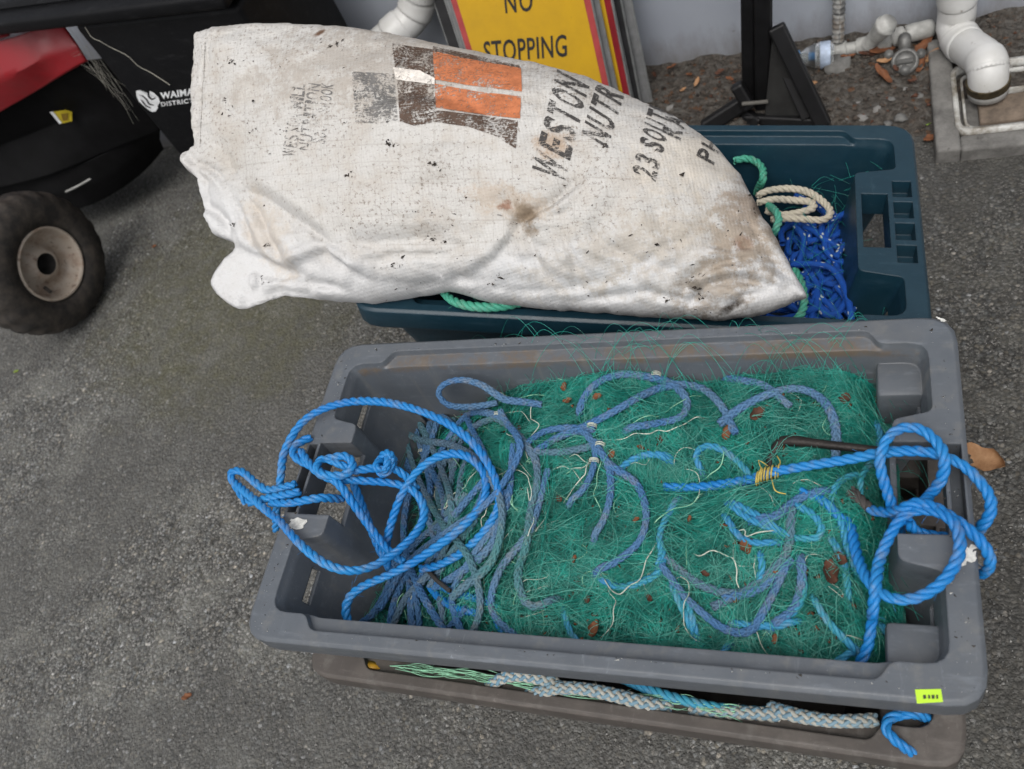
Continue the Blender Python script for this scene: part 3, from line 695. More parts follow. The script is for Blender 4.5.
o = link('dirt_crumbs', npmesh('dirt_crumbs', np.vstack(V), np.vstack(Fc)), simple('bark_crumb', (.035, .026, .019), .95, var=.6, sc=90), sack, smooth=False); o['kind'] = 'stuff'
# ------------------------------------------------------------------ green net in the grey bin
def zoomed(pts, zx, zy, k): return [(zx+p[0]/k, zy+p[1]/k, *p[2:]) for p in pts]
def netz(x, y):
    """top of the heap of net, metres above the ground"""
    u = (x-GC[0]+.40)/.80; v = (y-GC[1]+.216)/.432
    d = .046
    lft = max(0, min(1, (u-.10)/.27)); lft = lft*lft*(3-2*lft); d += (1-lft)*.105
    rgt = max(0, min(1, (.95-u)/.12)); rgt = rgt*rgt*(3-2*rgt); d += (1-rgt)*.06
    bkk = max(0, min(1, (.93-v)/.22)); bkk = bkk*bkk*(3-2*bkk); d += (1-bkk)*.012
    frt = max(0, min(1, (v-.03)/.16)); d += (1-frt)*.030
    n = .022*mn.noise(Vector((x*8, y*8, 2)))+.010*mn.noise(Vector((x*24, y*24, 5)))
    dip = .030*math.exp(-(((x+.30)/.05)**2+((y-.335)/.045)**2))
    return ZR-d+n-dip
def on_net(px, py, off=0.):
    z = ZR-.06
    for _ in range(7):
        p = P(px, py, z); z = .5*z+.5*(netz(p[0], p[1])+off)
    return P(px, py, z)
def path(pts, off=.006):
    """(px, py) lies on the net; (px, py, h) is h above the grey rim"""
    if all(len(p) == 2 for p in pts):                                # follow the heap between the traced points
        q, s_ = catmull(np.array([(p[0], p[1], 0) for p in pts]), 9.0); pts = [(p[0], p[1]) for p in q]
    return np.array([on_net(p[0], p[1], off) if len(p) == 2 else P(p[0], p[1], ZR+p[2]) for p in pts])
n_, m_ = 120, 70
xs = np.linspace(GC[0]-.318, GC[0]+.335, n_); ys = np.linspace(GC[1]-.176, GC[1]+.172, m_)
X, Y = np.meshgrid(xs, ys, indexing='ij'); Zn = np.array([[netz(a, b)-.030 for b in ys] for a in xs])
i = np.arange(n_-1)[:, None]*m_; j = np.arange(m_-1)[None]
M_core = None
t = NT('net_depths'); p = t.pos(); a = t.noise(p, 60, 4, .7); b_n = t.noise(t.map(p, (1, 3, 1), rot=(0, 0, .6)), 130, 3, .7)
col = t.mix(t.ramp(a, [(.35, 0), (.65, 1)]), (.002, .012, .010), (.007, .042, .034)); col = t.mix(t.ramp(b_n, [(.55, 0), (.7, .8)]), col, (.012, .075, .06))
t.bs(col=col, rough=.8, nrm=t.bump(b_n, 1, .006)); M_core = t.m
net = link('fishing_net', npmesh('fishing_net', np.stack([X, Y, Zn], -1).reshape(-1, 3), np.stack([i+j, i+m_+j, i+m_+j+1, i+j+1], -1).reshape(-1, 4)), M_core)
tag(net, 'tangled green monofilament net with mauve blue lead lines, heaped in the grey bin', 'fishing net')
def fil_mat(name, c, c2):
    t = NT(name); p = t.pos(); n = t.noise(p, 30, 3, .6); n2 = t.noise(p, 9, 3, .5)
    col = t.mix(t.ramp(n, [(.35, 0), (.65, 1)]), c, c2); col = t.mix(t.ramp(n2, [(.5, 0), (.7, .5)]), col, mul(c, .45))
    t.bs(col=col, rough=.35, spec=.6); return t.m
M_fil = fil_mat('green_monofilament', (.006, .16, .128), (.022, .36, .285)); M_fil2 = fil_mat('pale_green_monofilament', (.035, .27, .21), (.12, .38, .31))
def filaments(N, seg, ln, th, hf, spread=.010, dens=None, curl=1.0, seed=1, dom=None):
    g = np.random.default_rng(seed); V = []; Fc = []; base = 0
    x0, x1, y0, y1 = dom or (GC[0]-.345, GC[0]+.350, GC[1]-.178, GC[1]+.172)
    k = 0
    while k < N:
        x, y = g.uniform(x0, x1), g.uniform(y0, y1)
        if dens and g.uniform() > dens(x, y): continue
        k += 1
        a = 2.2*mn.noise(Vector((x*5, y*5, 11)))*math.pi+g.normal(0, .7); da = g.normal(0, 1.0)*curl; L = ln*g.uniform(.4, 1.5); h = L/seg
        px, py = x, y; ph = g.uniform(0, 6.28); lift = abs(g.normal(0, spread)); fq = g.uniform(.5, 2.5); pts = []
        for q in range(seg+1):
            zz = hf(px, py)+lift*(.35+.65*math.sin(ph+fq*q/seg*6.28))-.002
            pts.append((px, py, zz)); a += (da+g.normal(0, .6)*curl)*h/.03; px += math.cos(a)*h; py += math.sin(a)*h
            px = min(max(px, x0-.008), x1+.008); py = min(max(py, y0-.006), y1+.006)
        v, f, uv = sweep(np.array(pts), th*g.uniform(.7, 1.3), 3, cap=False)
        V.append(v); Fc.append(f+base); base += len(v)
    return np.vstack(V), np.vstack(Fc)
def gdens(x, y):
    u = (x-GC[0]+.40)/.80; d = .12+.88*max(0, min(1, (u-.22)/.16)); return d*min(1, max(.0, .42+1.7*mn.noise(Vector((x*14, y*14, 3)))))
ZG = {}
def netz_c(x, y):
    k = (round(x*400), round(y*400))
    if k not in ZG: ZG[k] = netz(k[0]/400, k[1]/400)
    return ZG[k]
def hanks(N, seg, ln, th, seed, dens, per=(5, 14), wid=.006, lift=.0045):
    """gathered skeins of netting: bundles of near-parallel filaments that wander together"""
    g = np.random.default_rng(seed); V = []; Fc = []; base = 0; k = 0
    x0, x1, y0, y1 = GC[0]-.325, GC[0]+.335, GC[1]-.176, GC[1]+.178
    while k < N:
        x, y = g.uniform(x0, x1), g.uniform(y0, y1)
        if g.uniform() > dens(x, y): continue
        k += 1; a = 2.5*mn.noise(Vector((x*4, y*4, 17)))*math.pi+g.normal(0, .5); L = ln*g.uniform(.5, 1.6); h = L/seg; da = g.normal(0, 4.0)
        c = [(x, y)]; hd = [a]
        for q in range(seg):
            a += (da+g.normal(0, 9))*h; x += math.cos(a)*h; y += math.sin(a)*h; x = min(max(x, x0), x1); y = min(max(y, y0), y1); c.append((x, y)); hd.append(a)
        c = np.array(c); hd = np.array(hd); u = np.linspace(0, 1, seg+1); lf = abs(g.normal(0, lift))*np.sin(np.pi*u)**.7
        for m in range(g.integers(*per)):
            o0, o1 = g.normal(0, wid), g.normal(0, wid*1.4); w = g.normal(0, .0012, seg+1).cumsum()*.8+o0*(1-u)+o1*u+.002*np.sin(u*g.uniform(6, 22)+g.uniform(0, 6))
            X_ = np.clip(c[:, 0]-np.sin(hd)*w, x0, x1); Y_ = np.clip(c[:, 1]+np.cos(hd)*w, y0, y1)
            Z_ = np.array([netz_c(p_, q_) for p_, q_ in zip(X_, Y_)])+lf+g.normal(0, .0035)+.002*np.sin(u*g.uniform(5, 20)+g.uniform(0, 6))
            v, f, uv = sweep(np.stack([X_, Y_, Z_], 1), th*g.uniform(.7, 1.35), 3, cap=False); V.append(v); Fc.append(f+base); base += len(v)
    return np.vstack(V), np.vstack(Fc)
def tangle(N, seg, ln, th, seed, dens, lo, hi, bend=9.):
    """long single filaments in easy curves, at all depths of the heap"""
    g = np.random.default_rng(seed); V = []; Fc = []; base = 0; k = 0; x0, x1, y0, y1 = GC[0]-.325, GC[0]+.338, GC[1]-.178, GC[1]+.180
    while k < N:
        x, y = g.uniform(x0, x1), g.uniform(y0, y1)
        if g.uniform() > dens(x, y): continue
        k += 1; L = ln*g.uniform(.4, 1.6); h = L/seg; a0 = g.uniform(0, 6.28) if g.uniform() < .5 else 2.5*mn.noise(Vector((x*4, y*4, 17)))*math.pi
        u = np.linspace(0, 1, seg+1); hd = a0+g.normal(0, bend)*L*u+g.normal(0, 1.1)*np.sin(u*g.uniform(2, 9)+g.uniform(0, 6))+g.normal(0, .35)*np.sin(u*g.uniform(12, 30)+g.uniform(0, 6))
        X_ = x+np.cumsum(np.cos(hd))*h; Y_ = y+np.cumsum(np.sin(hd))*h; X_ = x1-np.abs(x1-X_); X_ = x0+np.abs(X_-x0); Y_ = y1-np.abs(y1-Y_); Y_ = y0+np.abs(Y_-y0); X_ = np.clip(X_, x0, x1); Y_ = np.clip(Y_, y0, y1)
        d0 = g.uniform(lo, hi); am = abs(g.normal(0, .007)); Z_ = np.array([netz_c(p_, q_) for p_, q_ in zip(X_, Y_)])+d0+am*np.sin(u*g.uniform(3, 12)+g.uniform(0, 6))
        v, f, uv = sweep(np.stack([X_, Y_, Z_], 1), th*g.uniform(.7, 1.35), 3, cap=False); V.append(v); Fc.append(f+base); base += len(v)
    return np.vstack(V), np.vstack(Fc)
def part_(n, vf, m): o = link(n, npmesh(n, *vf), m, net); o['kind'] = 'stuff'
part_('deep_mesh', tangle(2600, 30, .26, .00034, 31, gdens, -.026, -.008, 12.), M_fil)
part_('net_mesh', tangle(3300, 34, .30, .00031, 32, gdens, -.010, .004, 15.), M_fil)
part_('pale_mesh', tangle(800, 40, .34, .00030, 33, gdens, -.004, .011, 18.), M_fil2)
part_('skeins', hanks(260, 26, .24, .00029, 34, gdens, (8, 20), .005, .005), M_fil)
# loops of single filament that stand up over the back and right rims
a = Acc()
for k in range(130):
    px = RNG.uniform(480, 900); x_, y_ = px, RNG.uniform(372, 400)
    w_ = RNG.uniform(15, 55); hgt = RNG.uniform(.02, .085)
    q = [(x_-w_, y_+RNG.uniform(0, 12)), (x_-w_*.6, y_-8), (x_, y_-10), (x_+w_*.6, y_-4), (x_+w_, y_+RNG.uniform(4, 22))]
    pp = np.array([on_net(*c) for c in q]); pp[1:4, 2] += [hgt*.6, hgt, hgt*.6]; pp[1:4, 1] += [.01, .02, .01]
    p_, s_ = catmull(pp, .006); v, f, uv = sweep(p_, .00026, 3, cap=False); a.add(v, f, uv)
for k in range(110):
    x_, y_ = RNG.uniform(850, 935), RNG.uniform(345, 620); q = [on_net(min(x_-40, 860), y_)]; e_ = on_net(x_-20, y_+RNG.uniform(-14, 14)); f_ = P(x_, y_+RNG.uniform(-5, 25), ZR-RNG.uniform(.02, .10))
    p_, s_ = catmull(np.array([q[0], e_+[0, 0, .02], f_]), .006); v, f, uv = sweep(p_, .00026, 3, cap=False); a.add(v, f, uv)
o = link('stray_mesh', a.mesh('stray_mesh'), M_fil, net); o['kind'] = 'stuff'

M_mauve = fibre('mauve_blue_line', (.048, .142, .305), (.085, .160, .245), .7); M_mauve2 = fibre('greyed_line', (.085, .150, .22), (.05, .16, .17), .75)
M_sky = fibre('blue_rope_fibre', (.008, .165, .47), (.02, .20, .47), .42); M_mid = fibre('mid_blue_line', (.03, .22, .42), (.04, .26, .30), .55)
M_twine = simple('pale_twine', (.44, .47, .40), .8, var=.3, sc=60); M_twine2 = simple('greenish_twine', (.22, .45, .30), .8, var=.3, sc=60)
Z1 = (380, 360, 4.267); Z2 = (480, 310, 1.973); Z3 = (740, 310, 1.676); Z4 = (380, 480, 4.272); Z6 = (230, 310, 2.137); Z8 = (850, 400, 3.494)
# braided lead lines, traced over the heap; every run its own part of the net
LEAD = [
 (Z1, [(690, 190, -.048), (620, 180, -.042), (540, 170, -.036), (500, 150, -.030), (430, 105, -.022), (350, 85, -.020), (280, 100, -.026), (250, 140, -.036), (280, 185, -.046), (340, 200, -.050), (430, 195, -.050), (500, 182, -.050)], .018),
 (Z1, [(490, 236), (430, 220), (370, 235), (330, 280), (290, 340), (250, 410)], .010),
 (Z1, [(480, 240), (560, 290), (620, 360), (665, 430), (672, 520), (650, 600), (635, 690), (625, 790), (590, 900), (600, 990), (640, 1050), (700, 1040), (750, 1010)], .008),
 (Z1, [(140, 240), (180, 390), (230, 490), (262, 560), (275, 640), (260, 720), (250, 800)], .008),
 (Z1, [(160, 235), (120, 250), (98, 330), (105, 400), (130, 460)], .010),
 (Z1, [(80, 265), (150, 212), (220, 222), (280, 250), (330, 300)], .012),
 (Z1, [(310, 300), (300, 400), (310, 480), (290, 580), (250, 700)], .006),
 (Z1, [(480, 250), (410, 280), (350, 340), (330, 410), (300, 520)], .007),
 (Z1, [(640, 345), (700, 305), (780, 290), (850, 295), (900, 340), (920, 400), (900, 490), (860, 560), (800, 610)], .009),
 (Z1, [(680, 395), (780, 392), (860, 378), (905, 365)], .007),
 (Z1, [(690, 372), (760, 330), (820, 306), (870, 300)], .007),
 (Z1, [(935, 385), (975, 450), (985, 540), (975, 620), (950, 690), (905, 760)], .009),
 (Z1, [(870, 285), (960, 240), (1040, 195), (1120, 150), (1210, 115), (1300, 105), (1390, 130), (1460, 200), (1495, 270)], .009),
 (Z1, [(850, 210), (885, 140), (940, 90), (1030, 60), (1130, 70), (1240, 100), (1310, 170), (1290, 240), (1180, 270), (1050, 290)], .008),
 (Z2, [(270, 315), (310, 345), (328, 400), (315, 455), (270, 495), (225, 515)], .009),
 (Z2, [(370, 520), (400, 560), (430, 590), (480, 628), (530, 635), (562, 590), (595, 525)], .007),
 (Z2, [(500, 565), (550, 550), (600, 505)], .005),
 (Z2, [(380, 500), (430, 540), (500, 560), (560, 545)], .004),
 (Z3, [(-20, 180), (0, 165), (50, 140), (100, 132), (140, 152), (160, 195), (160, 245)], .009),
 (Z3, [(-40, 110), (0, 118), (40, 126), (70, 150)], .006),
 (Z3, [(50, 530), (90, 500), (104, 450), (100, 410)], .006),
 (Z3, [(-30, 490), (10, 470), (50, 440), (80, 400), (85, 350)], .005),
 (Z3, [(150, 300), (100, 315), (60, 345), (20, 350)], .004),
 (Z4, [(100, 420), (62, 520), (45, 600), (38, 680)], .008),
 (Z4, [(125, 420), (132, 560), (135, 690)], .008),
 (Z4, [(155, 500), (168, 600), (160, 700)], .008),
 (Z4, [(255, 510), (272, 620), (235, 700)], .006),
 (Z4, [(420, 30), (300, 165), (190, 235), (105, 325)], .011),
 (Z4, [(530, 90), (500, 230), (440, 320), (350, 390), (270, 440)], .008),
 (Z4, [(450, 70), (385, 200), (300, 320), (235, 420)], .008),
 (Z4, [(350, 100), (280, 260), (180, 330)], .006),
 (Z4, [(340, 580), (280, 650), (240, 700)], .006),
 (Z4, [(-20, 690), (60, 680), (150, 700), (260, 690)], .004),
 (Z4, [(-70, 10), (-20, 20), (40, 60), (70, 110)], .010),
 (Z4, [(70, -160), (110, -60), (150, 40), (180, 150), (150, 260)], .008),
 (Z4, [(210, -220), (190, -100), (215, 20), (205, 140), (230, 240)], .010),
 (Z4, [(320, -170), (270, -60), (250, 60), (270, 180)], .007),
 (Z4, [(400, -150), (350, -30), (330, 90), (240, 190)], .006),
 (Z6, [(240, 690), (300, 655), (335, 600), (350, 550)], .010),
]
FULL = (0, 0, 1.)
LEAD += [(FULL, [(418, 420), (440, 465), (452, 510), (440, 560), (405, 600), (388, 640)], .012), (FULL, [(440, 412), (428, 450), (410, 490), (404, 540), (420, 590), (450, 640)], .014), (FULL, [(470, 425), (488, 470), (470, 520), (430, 560), (412, 610), (420, 650)], .010),
 (FULL, [(404, 432), (415, 470), (440, 520), (470, 560), (480, 610), (462, 652)], .016), (FULL, [(512, 455), (505, 510), (470, 560), (452, 600), (470, 650)], .009), (FULL, [(395, 425), (420, 440), (455, 446), (485, 468), (502, 510), (492, 560), (460, 590)], .017),
 (FULL, [(545, 480), (530, 530), (500, 570), (492, 610), (520, 640)], .007), (FULL, [(385, 600), (410, 560), (450, 530), (490, 500), (520, 450), (505, 420)], .018)]
ALLPX = [np.array([(p[0], p[1]) for p in zoomed(pts, *z)]) for z, pts, o_ in LEAD]; ALLPX = [catmull(np.c_[q, np.zeros(len(q))], 6.)[0][:, :2] for q in ALLPX]
def reach(pts, d=11.):
    a, b, c, e = [np.array(q[:2], float) for q in (pts[0], pts[1], pts[-2], pts[-1])]; u, w = a-b, e-c
    return [tuple(a+u/np.linalg.norm(u)*d)]+list(pts)+[tuple(e+w/np.linalg.norm(w)*d)]
for k, (z, pts, off) in enumerate(LEAD):
    if len(pts[0]) == 2: pts = reach(pts, 11.*z[2])
    q = path(zoomed(pts, *z), off+.005)
    if len(pts[0]) == 2:
        L_ = np.r_[0, np.cumsum(np.linalg.norm(np.diff(q, axis=0), axis=1))]
        for e_, dist in ((ALLPX[k][0], L_), (ALLPX[k][-1], L_[-1]-L_)):     # a free end dives into the heap, an end seized to another line does not
            if min(np.min(np.hypot(*(o_-e_).T)) for i_, o_ in enumerate(ALLPX) if i_ != k) > 12: q[:, 2] -= (off+.030)*(1-np.clip(dist/.020, 0, 1))**1.8
    a = Acc(); braid_rope(a, q, RNG.uniform(.0043, .0052), .044, fuzz=70)
    link('lead_line', a.mesh('lead_line'), M_mauve2 if k in (2, 6, 7, 9, 17, 21, 26, 29, 30, 36, 37, 39, 42, 44) else M_mauve, net)
Z7 = (400, 360, 2.048)
MIDL = [(Z7, [(665, 285), (740, 322), (800, 362), (860, 360), (850, 320), (795, 290)]), (Z7, [(530, 370), (540, 400), (525, 440), (450, 465), (400, 440)]), (Z7, [(560, 450), (590, 500), (606, 565)]), (Z7, [(820, 415), (826, 480), (790, 530), (740, 545), (670, 535)]), (Z7, [(878, 355), (910, 420), (917, 490)]), (Z7, [(840, 475), (880, 540), (945, 605)]), (Z7, [(780, 642), (870, 630), (935, 590)]), (Z7, [(595, 598), (650, 610), (675, 575)]), (Z7, [(735, 385), (742, 430), (722, 475)]), (Z7, [(560, 195), (500, 195), (460, 215), (435, 245)]), (Z7, [(880, 285), (900, 250), (945, 228)]), (Z7, [(330, 500), (350, 560), (380, 590)]),
 (Z2, [(392, 365), (355, 440), (358, 480), (345, 520)]), (Z2, [(440, 320), (425, 290), (440, 270), (470, 272), (505, 295), (540, 335)]),
        (Z2, [(480, 372), (520, 405), (560, 425), (600, 445)]), (Z2, [(478, 395), (510, 445), (550, 460), (600, 455)]), (Z2, [(372, 530), (400, 590), (425, 645)]),
        (Z2, [(300, 290), (340, 285), (380, 298)]), (Z2, [(540, 615), (580, 625), (630, 610)]), (Z3, [(225, 180), (235, 215), (225, 250), (205, 275), (200, 310)]),
        (Z3, [(130, 310), (165, 345), (180, 400), (200, 450)]), (Z3, [(60, 605), (120, 598), (190, 600), (215, 570)]), (Z3, [(230, 520), (250, 545), (270, 560)])]
for z, pts in MIDL:
    pts = reach(pts, 8.*z[2]); q = path(zoomed(pts, *z), .009); u_ = np.linspace(0, 1, len(q)); q[:, 2] -= .030*(1-np.clip(np.minimum(u_, 1-u_)*len(q)*.0105/.022, 0, 1))**1.7
    a = Acc(); laid_rope(a, q, .0042, .032, fuzz=90); link('blue_line', a.mesh('blue_line'), M_mid, net)
TW = [(Z1, [(690, 140), (600, 150), (520, 160), (485, 175)]), (Z1, [(640, 150), (635, 240), (675, 260), (660, 310), (610, 330)]), (Z1, [(520, 260), (540, 310), (600, 340), (640, 420)]),
      (Z1, [(530, 450), (560, 600), (610, 640)]), (Z1, [(545, 520), (565, 470), (640, 545), (630, 690)]), (Z1, [(780, 400), (860, 415), (920, 435)]), (Z1, [(935, 400), (925, 520), (930, 680)]), (Z1, [(720, 455), (860, 450), (915, 430), (770, 600)]),
      (Z1, [(180, 390), (160, 430), (210, 500), (260, 640)]), (Z1, [(270, 330), (330, 430), (335, 520), (265, 650)]), (Z1, [(265, 660), (320, 570), (400, 500), (430, 400)]),
      (Z2, [(245, 255), (330, 245), (390, 225), (440, 205)]), (Z2, [(280, 230), (350, 205), (430, 165)]), (Z2, [(340, 460), (310, 530), (260, 560), (215, 500)]), (Z2, [(240, 540), (270, 570), (260, 620), (230, 640)]), (Z2, [(330, 420), (420, 380), (440, 350)]), (Z2, [(420, 470), (500, 500), (520, 550)]),
      (Z2, [(380, 540), (400, 520), (405, 560), (420, 650)]), (Z2, [(480, 265), (470, 310), (440, 330)]), (Z2, [(490, 430), (540, 440), (592, 430)]), (Z4, [(220, 0), (260, 140), (350, 20)]), (Z4, [(540, 0), (570, 120), (605, 125)]), (Z4, [(620, 0), (640, 100), (630, 300), (600, 310)]), (Z4, [(430, 220), (440, 160), (500, 80)]), (Z4, [(60, 570), (100, 470), (90, 600)]), (Z4, [(130, 540), (150, 480), (130, 560)]), (Z4, [(640, 180), (680, 230), (700, 120)])]
for k, (z, pts) in enumerate(TW):
    q = path(zoomed(pts, *z), .015); u_ = np.linspace(0, 1, len(q)); q += RNG.normal(0, .0016, q.shape)+.003*np.stack([np.sin(u_*9+k), np.cos(u_*7+k), np.sin(u_*11+2*k)*.6], 1); q[:, 2] -= .012*(np.abs(2*u_-1)**4)
    a = Acc(); twine(a, q, RNG.uniform(.0005, .0008)); link('twine', a.mesh('twine'), M_twine if k % 3 else M_twine2, net)
for k in range(70):
    c_ = RNG.uniform([405, 385], [860, 650]) if k > 34 else RNG.uniform([405, 400], [560, 640]); a_ = RNG.uniform(0, 6.28); pp = [c_]
    for _ in range(4): a_ += RNG.normal(0, .8); pp.append(pp[-1]+RNG.uniform(6, 20)*np.array([math.cos(a_), math.sin(a_)]))
    pp = [(min(max(q[0], 400), 870), min(max(q[1], 380), 655)) for q in pp]; q = path(pp, .010); u_ = np.linspace(0, 1, len(q)); q[:, 2] -= .016*np.abs(2*u_-1)**3; q += RNG.normal(0, .0012, q.shape)
    a = Acc(); twine(a, q, RNG.uniform(.00032, .00055)); link('twine', a.mesh('twine'), M_twine if k % 2 else M_twine2, net)
# pale seizings round the lead lines
a = None
for x_, y_ in ((498, 415), (600, 445), (594, 461), (422, 452), (592, 426), (500, 396), (656, 375)):
    a = Acc(); c = on_net(x_, y_, .014)
    for w_ in range(4):
        th = np.linspace(0, 6.28, 14); e1 = RNG.normal(0, .12)
        v, f, uv = sweep(c+np.stack([.0060*np.cos(th), (w_-1.5)*.0014+e1*.005*np.sin(th), .0058*np.sin(th)], 1), .0005, 4, cap=False); a.add(v, f, uv)
    link('seizing', a.mesh('seizing'), M_twine, net)

# ------------------------------------------------------------------ bright blue laid ropes
def rope_thing(name, label, cat, paths, mat, r=.0056, pitch=.034, fuzz=30):
    """paths: world polylines; the first is the thing, the others its parts"""
    root = None
    for q in paths:
        a = Acc(); laid_rope(a, q, r, pitch, fuzz=fuzz); me = a.mesh(name if root is None else 'rope_bight')
        if root is None:
            root = tag(link(name, me, mat), label, cat)
        else: link('rope_bight', me, mat, root)
    return root
def zp(z, pts, off=.008): return path(zoomed(pts, *z), off)
coil = rope_thing('blue_rope', 'bright blue laid rope in big loose loops over the handle opposite the lime sticker', 'rope', [
 # tail at the front wall, inner loop, down to the waist, back up into the bundle on the handle
 zp(Z6, [(280, 712, -.085), (262, 685, -.070), (248, 650, -.058), (255, 615, -.050), (285, 590, -.044), (330, 570, -.038), (385, 543, -.034), (450, 500, -.030), (510, 450, -.026), (545, 400, -.022), (542, 348, -.018), (505, 312, -.014), (455, 310, -.014), (405, 340, -.020), (368, 392, -.028), (345, 455, -.045), (332, 515, -.058), (340, 555, -.066)]),
 zp(Z6, [(408, 553, -.072), (445, 545, -.060), (500, 515, -.045), (550, 465, -.030), (575, 410, -.020), (560, 345, -.010), (510, 275, .000), (430, 225, .010), (330, 197, .018), (235, 200, .022), (160, 235, .020), (118, 300, .012), (108, 360, .004), (100, 420, -.018), (98, 470, -.055)]),
 zp(Z6, [(172, 272, .004), (140, 290, .010), (140, 315, .012), (185, 340, .013), (230, 370, .008), (262, 412, -.010), (300, 465, -.030), (335, 510, -.044), (372, 540, -.050)]),
 zp(Z6, [(35, 412, -.020), (10, 372, .000), (2, 348, .006), (25, 345, .008), (58, 372, .006), (85, 385, .005), (140, 372, .011)]),
 zp(Z6, [(2, 362, .000), (40, 395, .008), (80, 430, .011), (105, 450, .014), (150, 500, .013), (200, 540, .008), (255, 557, -.004), (310, 545, -.020), (370, 505, -.032), (408, 460, -.038), (414, 420, -.036), (390, 385, -.030), (345, 370, -.022), (270, 364, -.008), (215, 360, .008), (180, 340, .014), (150, 300, .016)]),
 zp(Z6, [(40, 412, -.004), (80, 402, .008), (130, 393, .012), (150, 388, .010)]),
 zp(Z6, [(86, 412, .006), (130, 412, .014), (190, 402, .010), (240, 404, -.020)]),
 zp(Z6, [(330, 335, -.010), (290, 340, -.004), (262, 342, .002), (235, 330, .012), (200, 318, .014), (185, 335, .018), (200, 352, .018), (245, 352, .010), (262, 330, .010), (245, 312, .014), (205, 318, .017)]),
 zp(Z6, [(262, 365, -.020), (285, 425, -.040), (310, 490, -.060), (335, 545, -.075)]),
 zp(Z6, [(345, 335, -.008), (375, 355, -.024), (400, 385, -.040)]),
 zp(Z4, [(225, 430), (300, 470), (390, 500), (480, 525)], .006), zp(Z4, [(215, 452), (260, 508), (340, 550), (435, 572)], .007), zp(Z4, [(490, 530), (500, 600), (540, 670), (585, 715)], .005),
], M_sky)
# the knot where the loop is made fast
a = Acc(); c = np.array(P(386.5, 465, ZR-.006)); th = np.linspace(0, 2*np.pi*1.05, 40)
for e1, e2, ph in ((.3, .9, 0), (1.3, .4, 1.5), (2.2, .7, 3)):
    q = c+np.stack([.0125*np.cos(th+ph)*math.cos(e1)-.007*np.sin(th+ph)*math.sin(e1), .0125*np.cos(th+ph)*math.sin(e1)+.012*np.sin(th+ph)*math.cos(e1)*e2, .009*np.sin(th*1+e2)+.004], 1)
    laid_rope(a, q, .0052, .030, fuzz=40)
link('knot', a.mesh('knot'), M_sky, coil)
a = Acc(); twine(a, path(zoomed([(415, 545), (440, 575), (470, 600)], 230, 310, 2.137), .022), .003); link('dark_whipping', a.mesh('dark_whipping'), simple('dark_twine', (.03, .028, .026), .9), coil)

hitch = rope_thing('blue_rope', 'bright blue rope thrown in loops over the handle beside the curled brown leaf', 'rope', [
 np.vstack([path([(664, 487), (690, 487.5), (718, 485), (748, 480), (764, 475, -.028), (783, 470, -.022)], .008), zp(Z8, [(0, 206, -.008), (100, 186, .002), (200, 178, .009), (290, 186, .012), (380, 220, .012), (445, 275, .009), (488, 340, .004), (488, 400, -.004), (452, 452, -.020), (440, 475, -.040)])]),
 zp(Z8, [(180, 485, -.055), (160, 410, -.020), (130, 320, -.004), (107, 240, .010), (108, 190, .018), (135, 130, .022), (185, 98, .022), (250, 104, .021), (305, 150, .021), (330, 200, .022), (322, 270, .008), (285, 325, -.006), (262, 350, .003), (240, 370, .008)]),
 zp(Z8, [(72, 385, -.030), (130, 392, -.012), (180, 380, .008), (230, 360, .014), (290, 372, .017), (350, 408, .017), (410, 450, .012), (460, 498, .006), (488, 550, -.004), (482, 590, -.020), (455, 612, -.040)]),
 np.vstack([path([(800, 492), (822, 500), (838, 516)], .007), zp(Z8, [(0, 440, -.035), (25, 545, -.024), (70, 640, -.006), (140, 690, .004), (220, 694, .009), (300, 655, .013), (355, 595, .016), (384, 520, .020), (372, 445, .022), (325, 398, .020), (255, 384, .012), (195, 400, .006), (150, 455, .000), (105, 555, -.008), (90, 650, .001), (80, 740, -.012)]), path([(872, 620, -.030), (868, 645, -.040), (856, 672, -.058), (851, 682, -.070)])]),
 zp(Z8, [(200, 420, .004), (230, 460, -.012), (285, 476, -.020), (340, 482, -.024)]),
], M_sky, r=.0058)
a = Acc()
for k in range(2):
    laid_rope(a, path([(852-k*4, 489+k*3), (862-k, 500+k*2, -.036), (872, 509+k, -.030)], .008), .005, .03, fuzz=60)
link('frayed_end', a.mesh('frayed_end'), simple('tarry_end', (.05, .045, .042), .9, var=.4), hitch)
# yellow whipping on the rope's cut end
a = Acc()
for k in range(10):
    c = P(756+k*2.4, 477.5-k*.72, ZR-.026); th = np.linspace(0, 6.3, 16); n1 = np.array([.05, .30, .95]); n1 /= np.linalg.norm(n1)
    q = c+.0075*(np.cos(th)[:, None]*np.array([0.10, .95, -.28])+np.sin(th)[:, None]*n1)+RNG.normal(0, .0008, 3)
    v, f, uv = sweep(q, .0011, 4, cap=False); a.add(v, f, uv)
for q in ([(762, 470), (758, 460), (768, 466)], [(778, 470), (781, 460), (777, 456)], [(772, 480), (776, 492), (786, 494)]):
    twine(a, path(q, .018), .0007)
link('whipping', a.mesh('whipping'), simple('yellow_twine', (.42, .33, .08), .8, var=.3), hitch)
# bent iron rod lying under that rope
a = Acc(); q, s_ = catmull(path([(785, 500, -.050), (775, 482, -.046), (770, 462, -.040), (779, 444, -.030), (792, 441, -.026), (830, 445, -.020), (880, 451, -.016)]), .004)
v, f, uv = sweep(q, .0050+.0016*np.exp(-((s_-.085)/.02)**2), 10, s_); a.add(v, f, uv)
rod = tag(link('iron_rod', a.mesh('iron_rod'), simple('dark_iron', (.020, .016, .014), .5, .4, var=.5, sc=80, bump=.5)), 'dark bent iron rod under the yellow whipped end of the blue rope', 'rod')
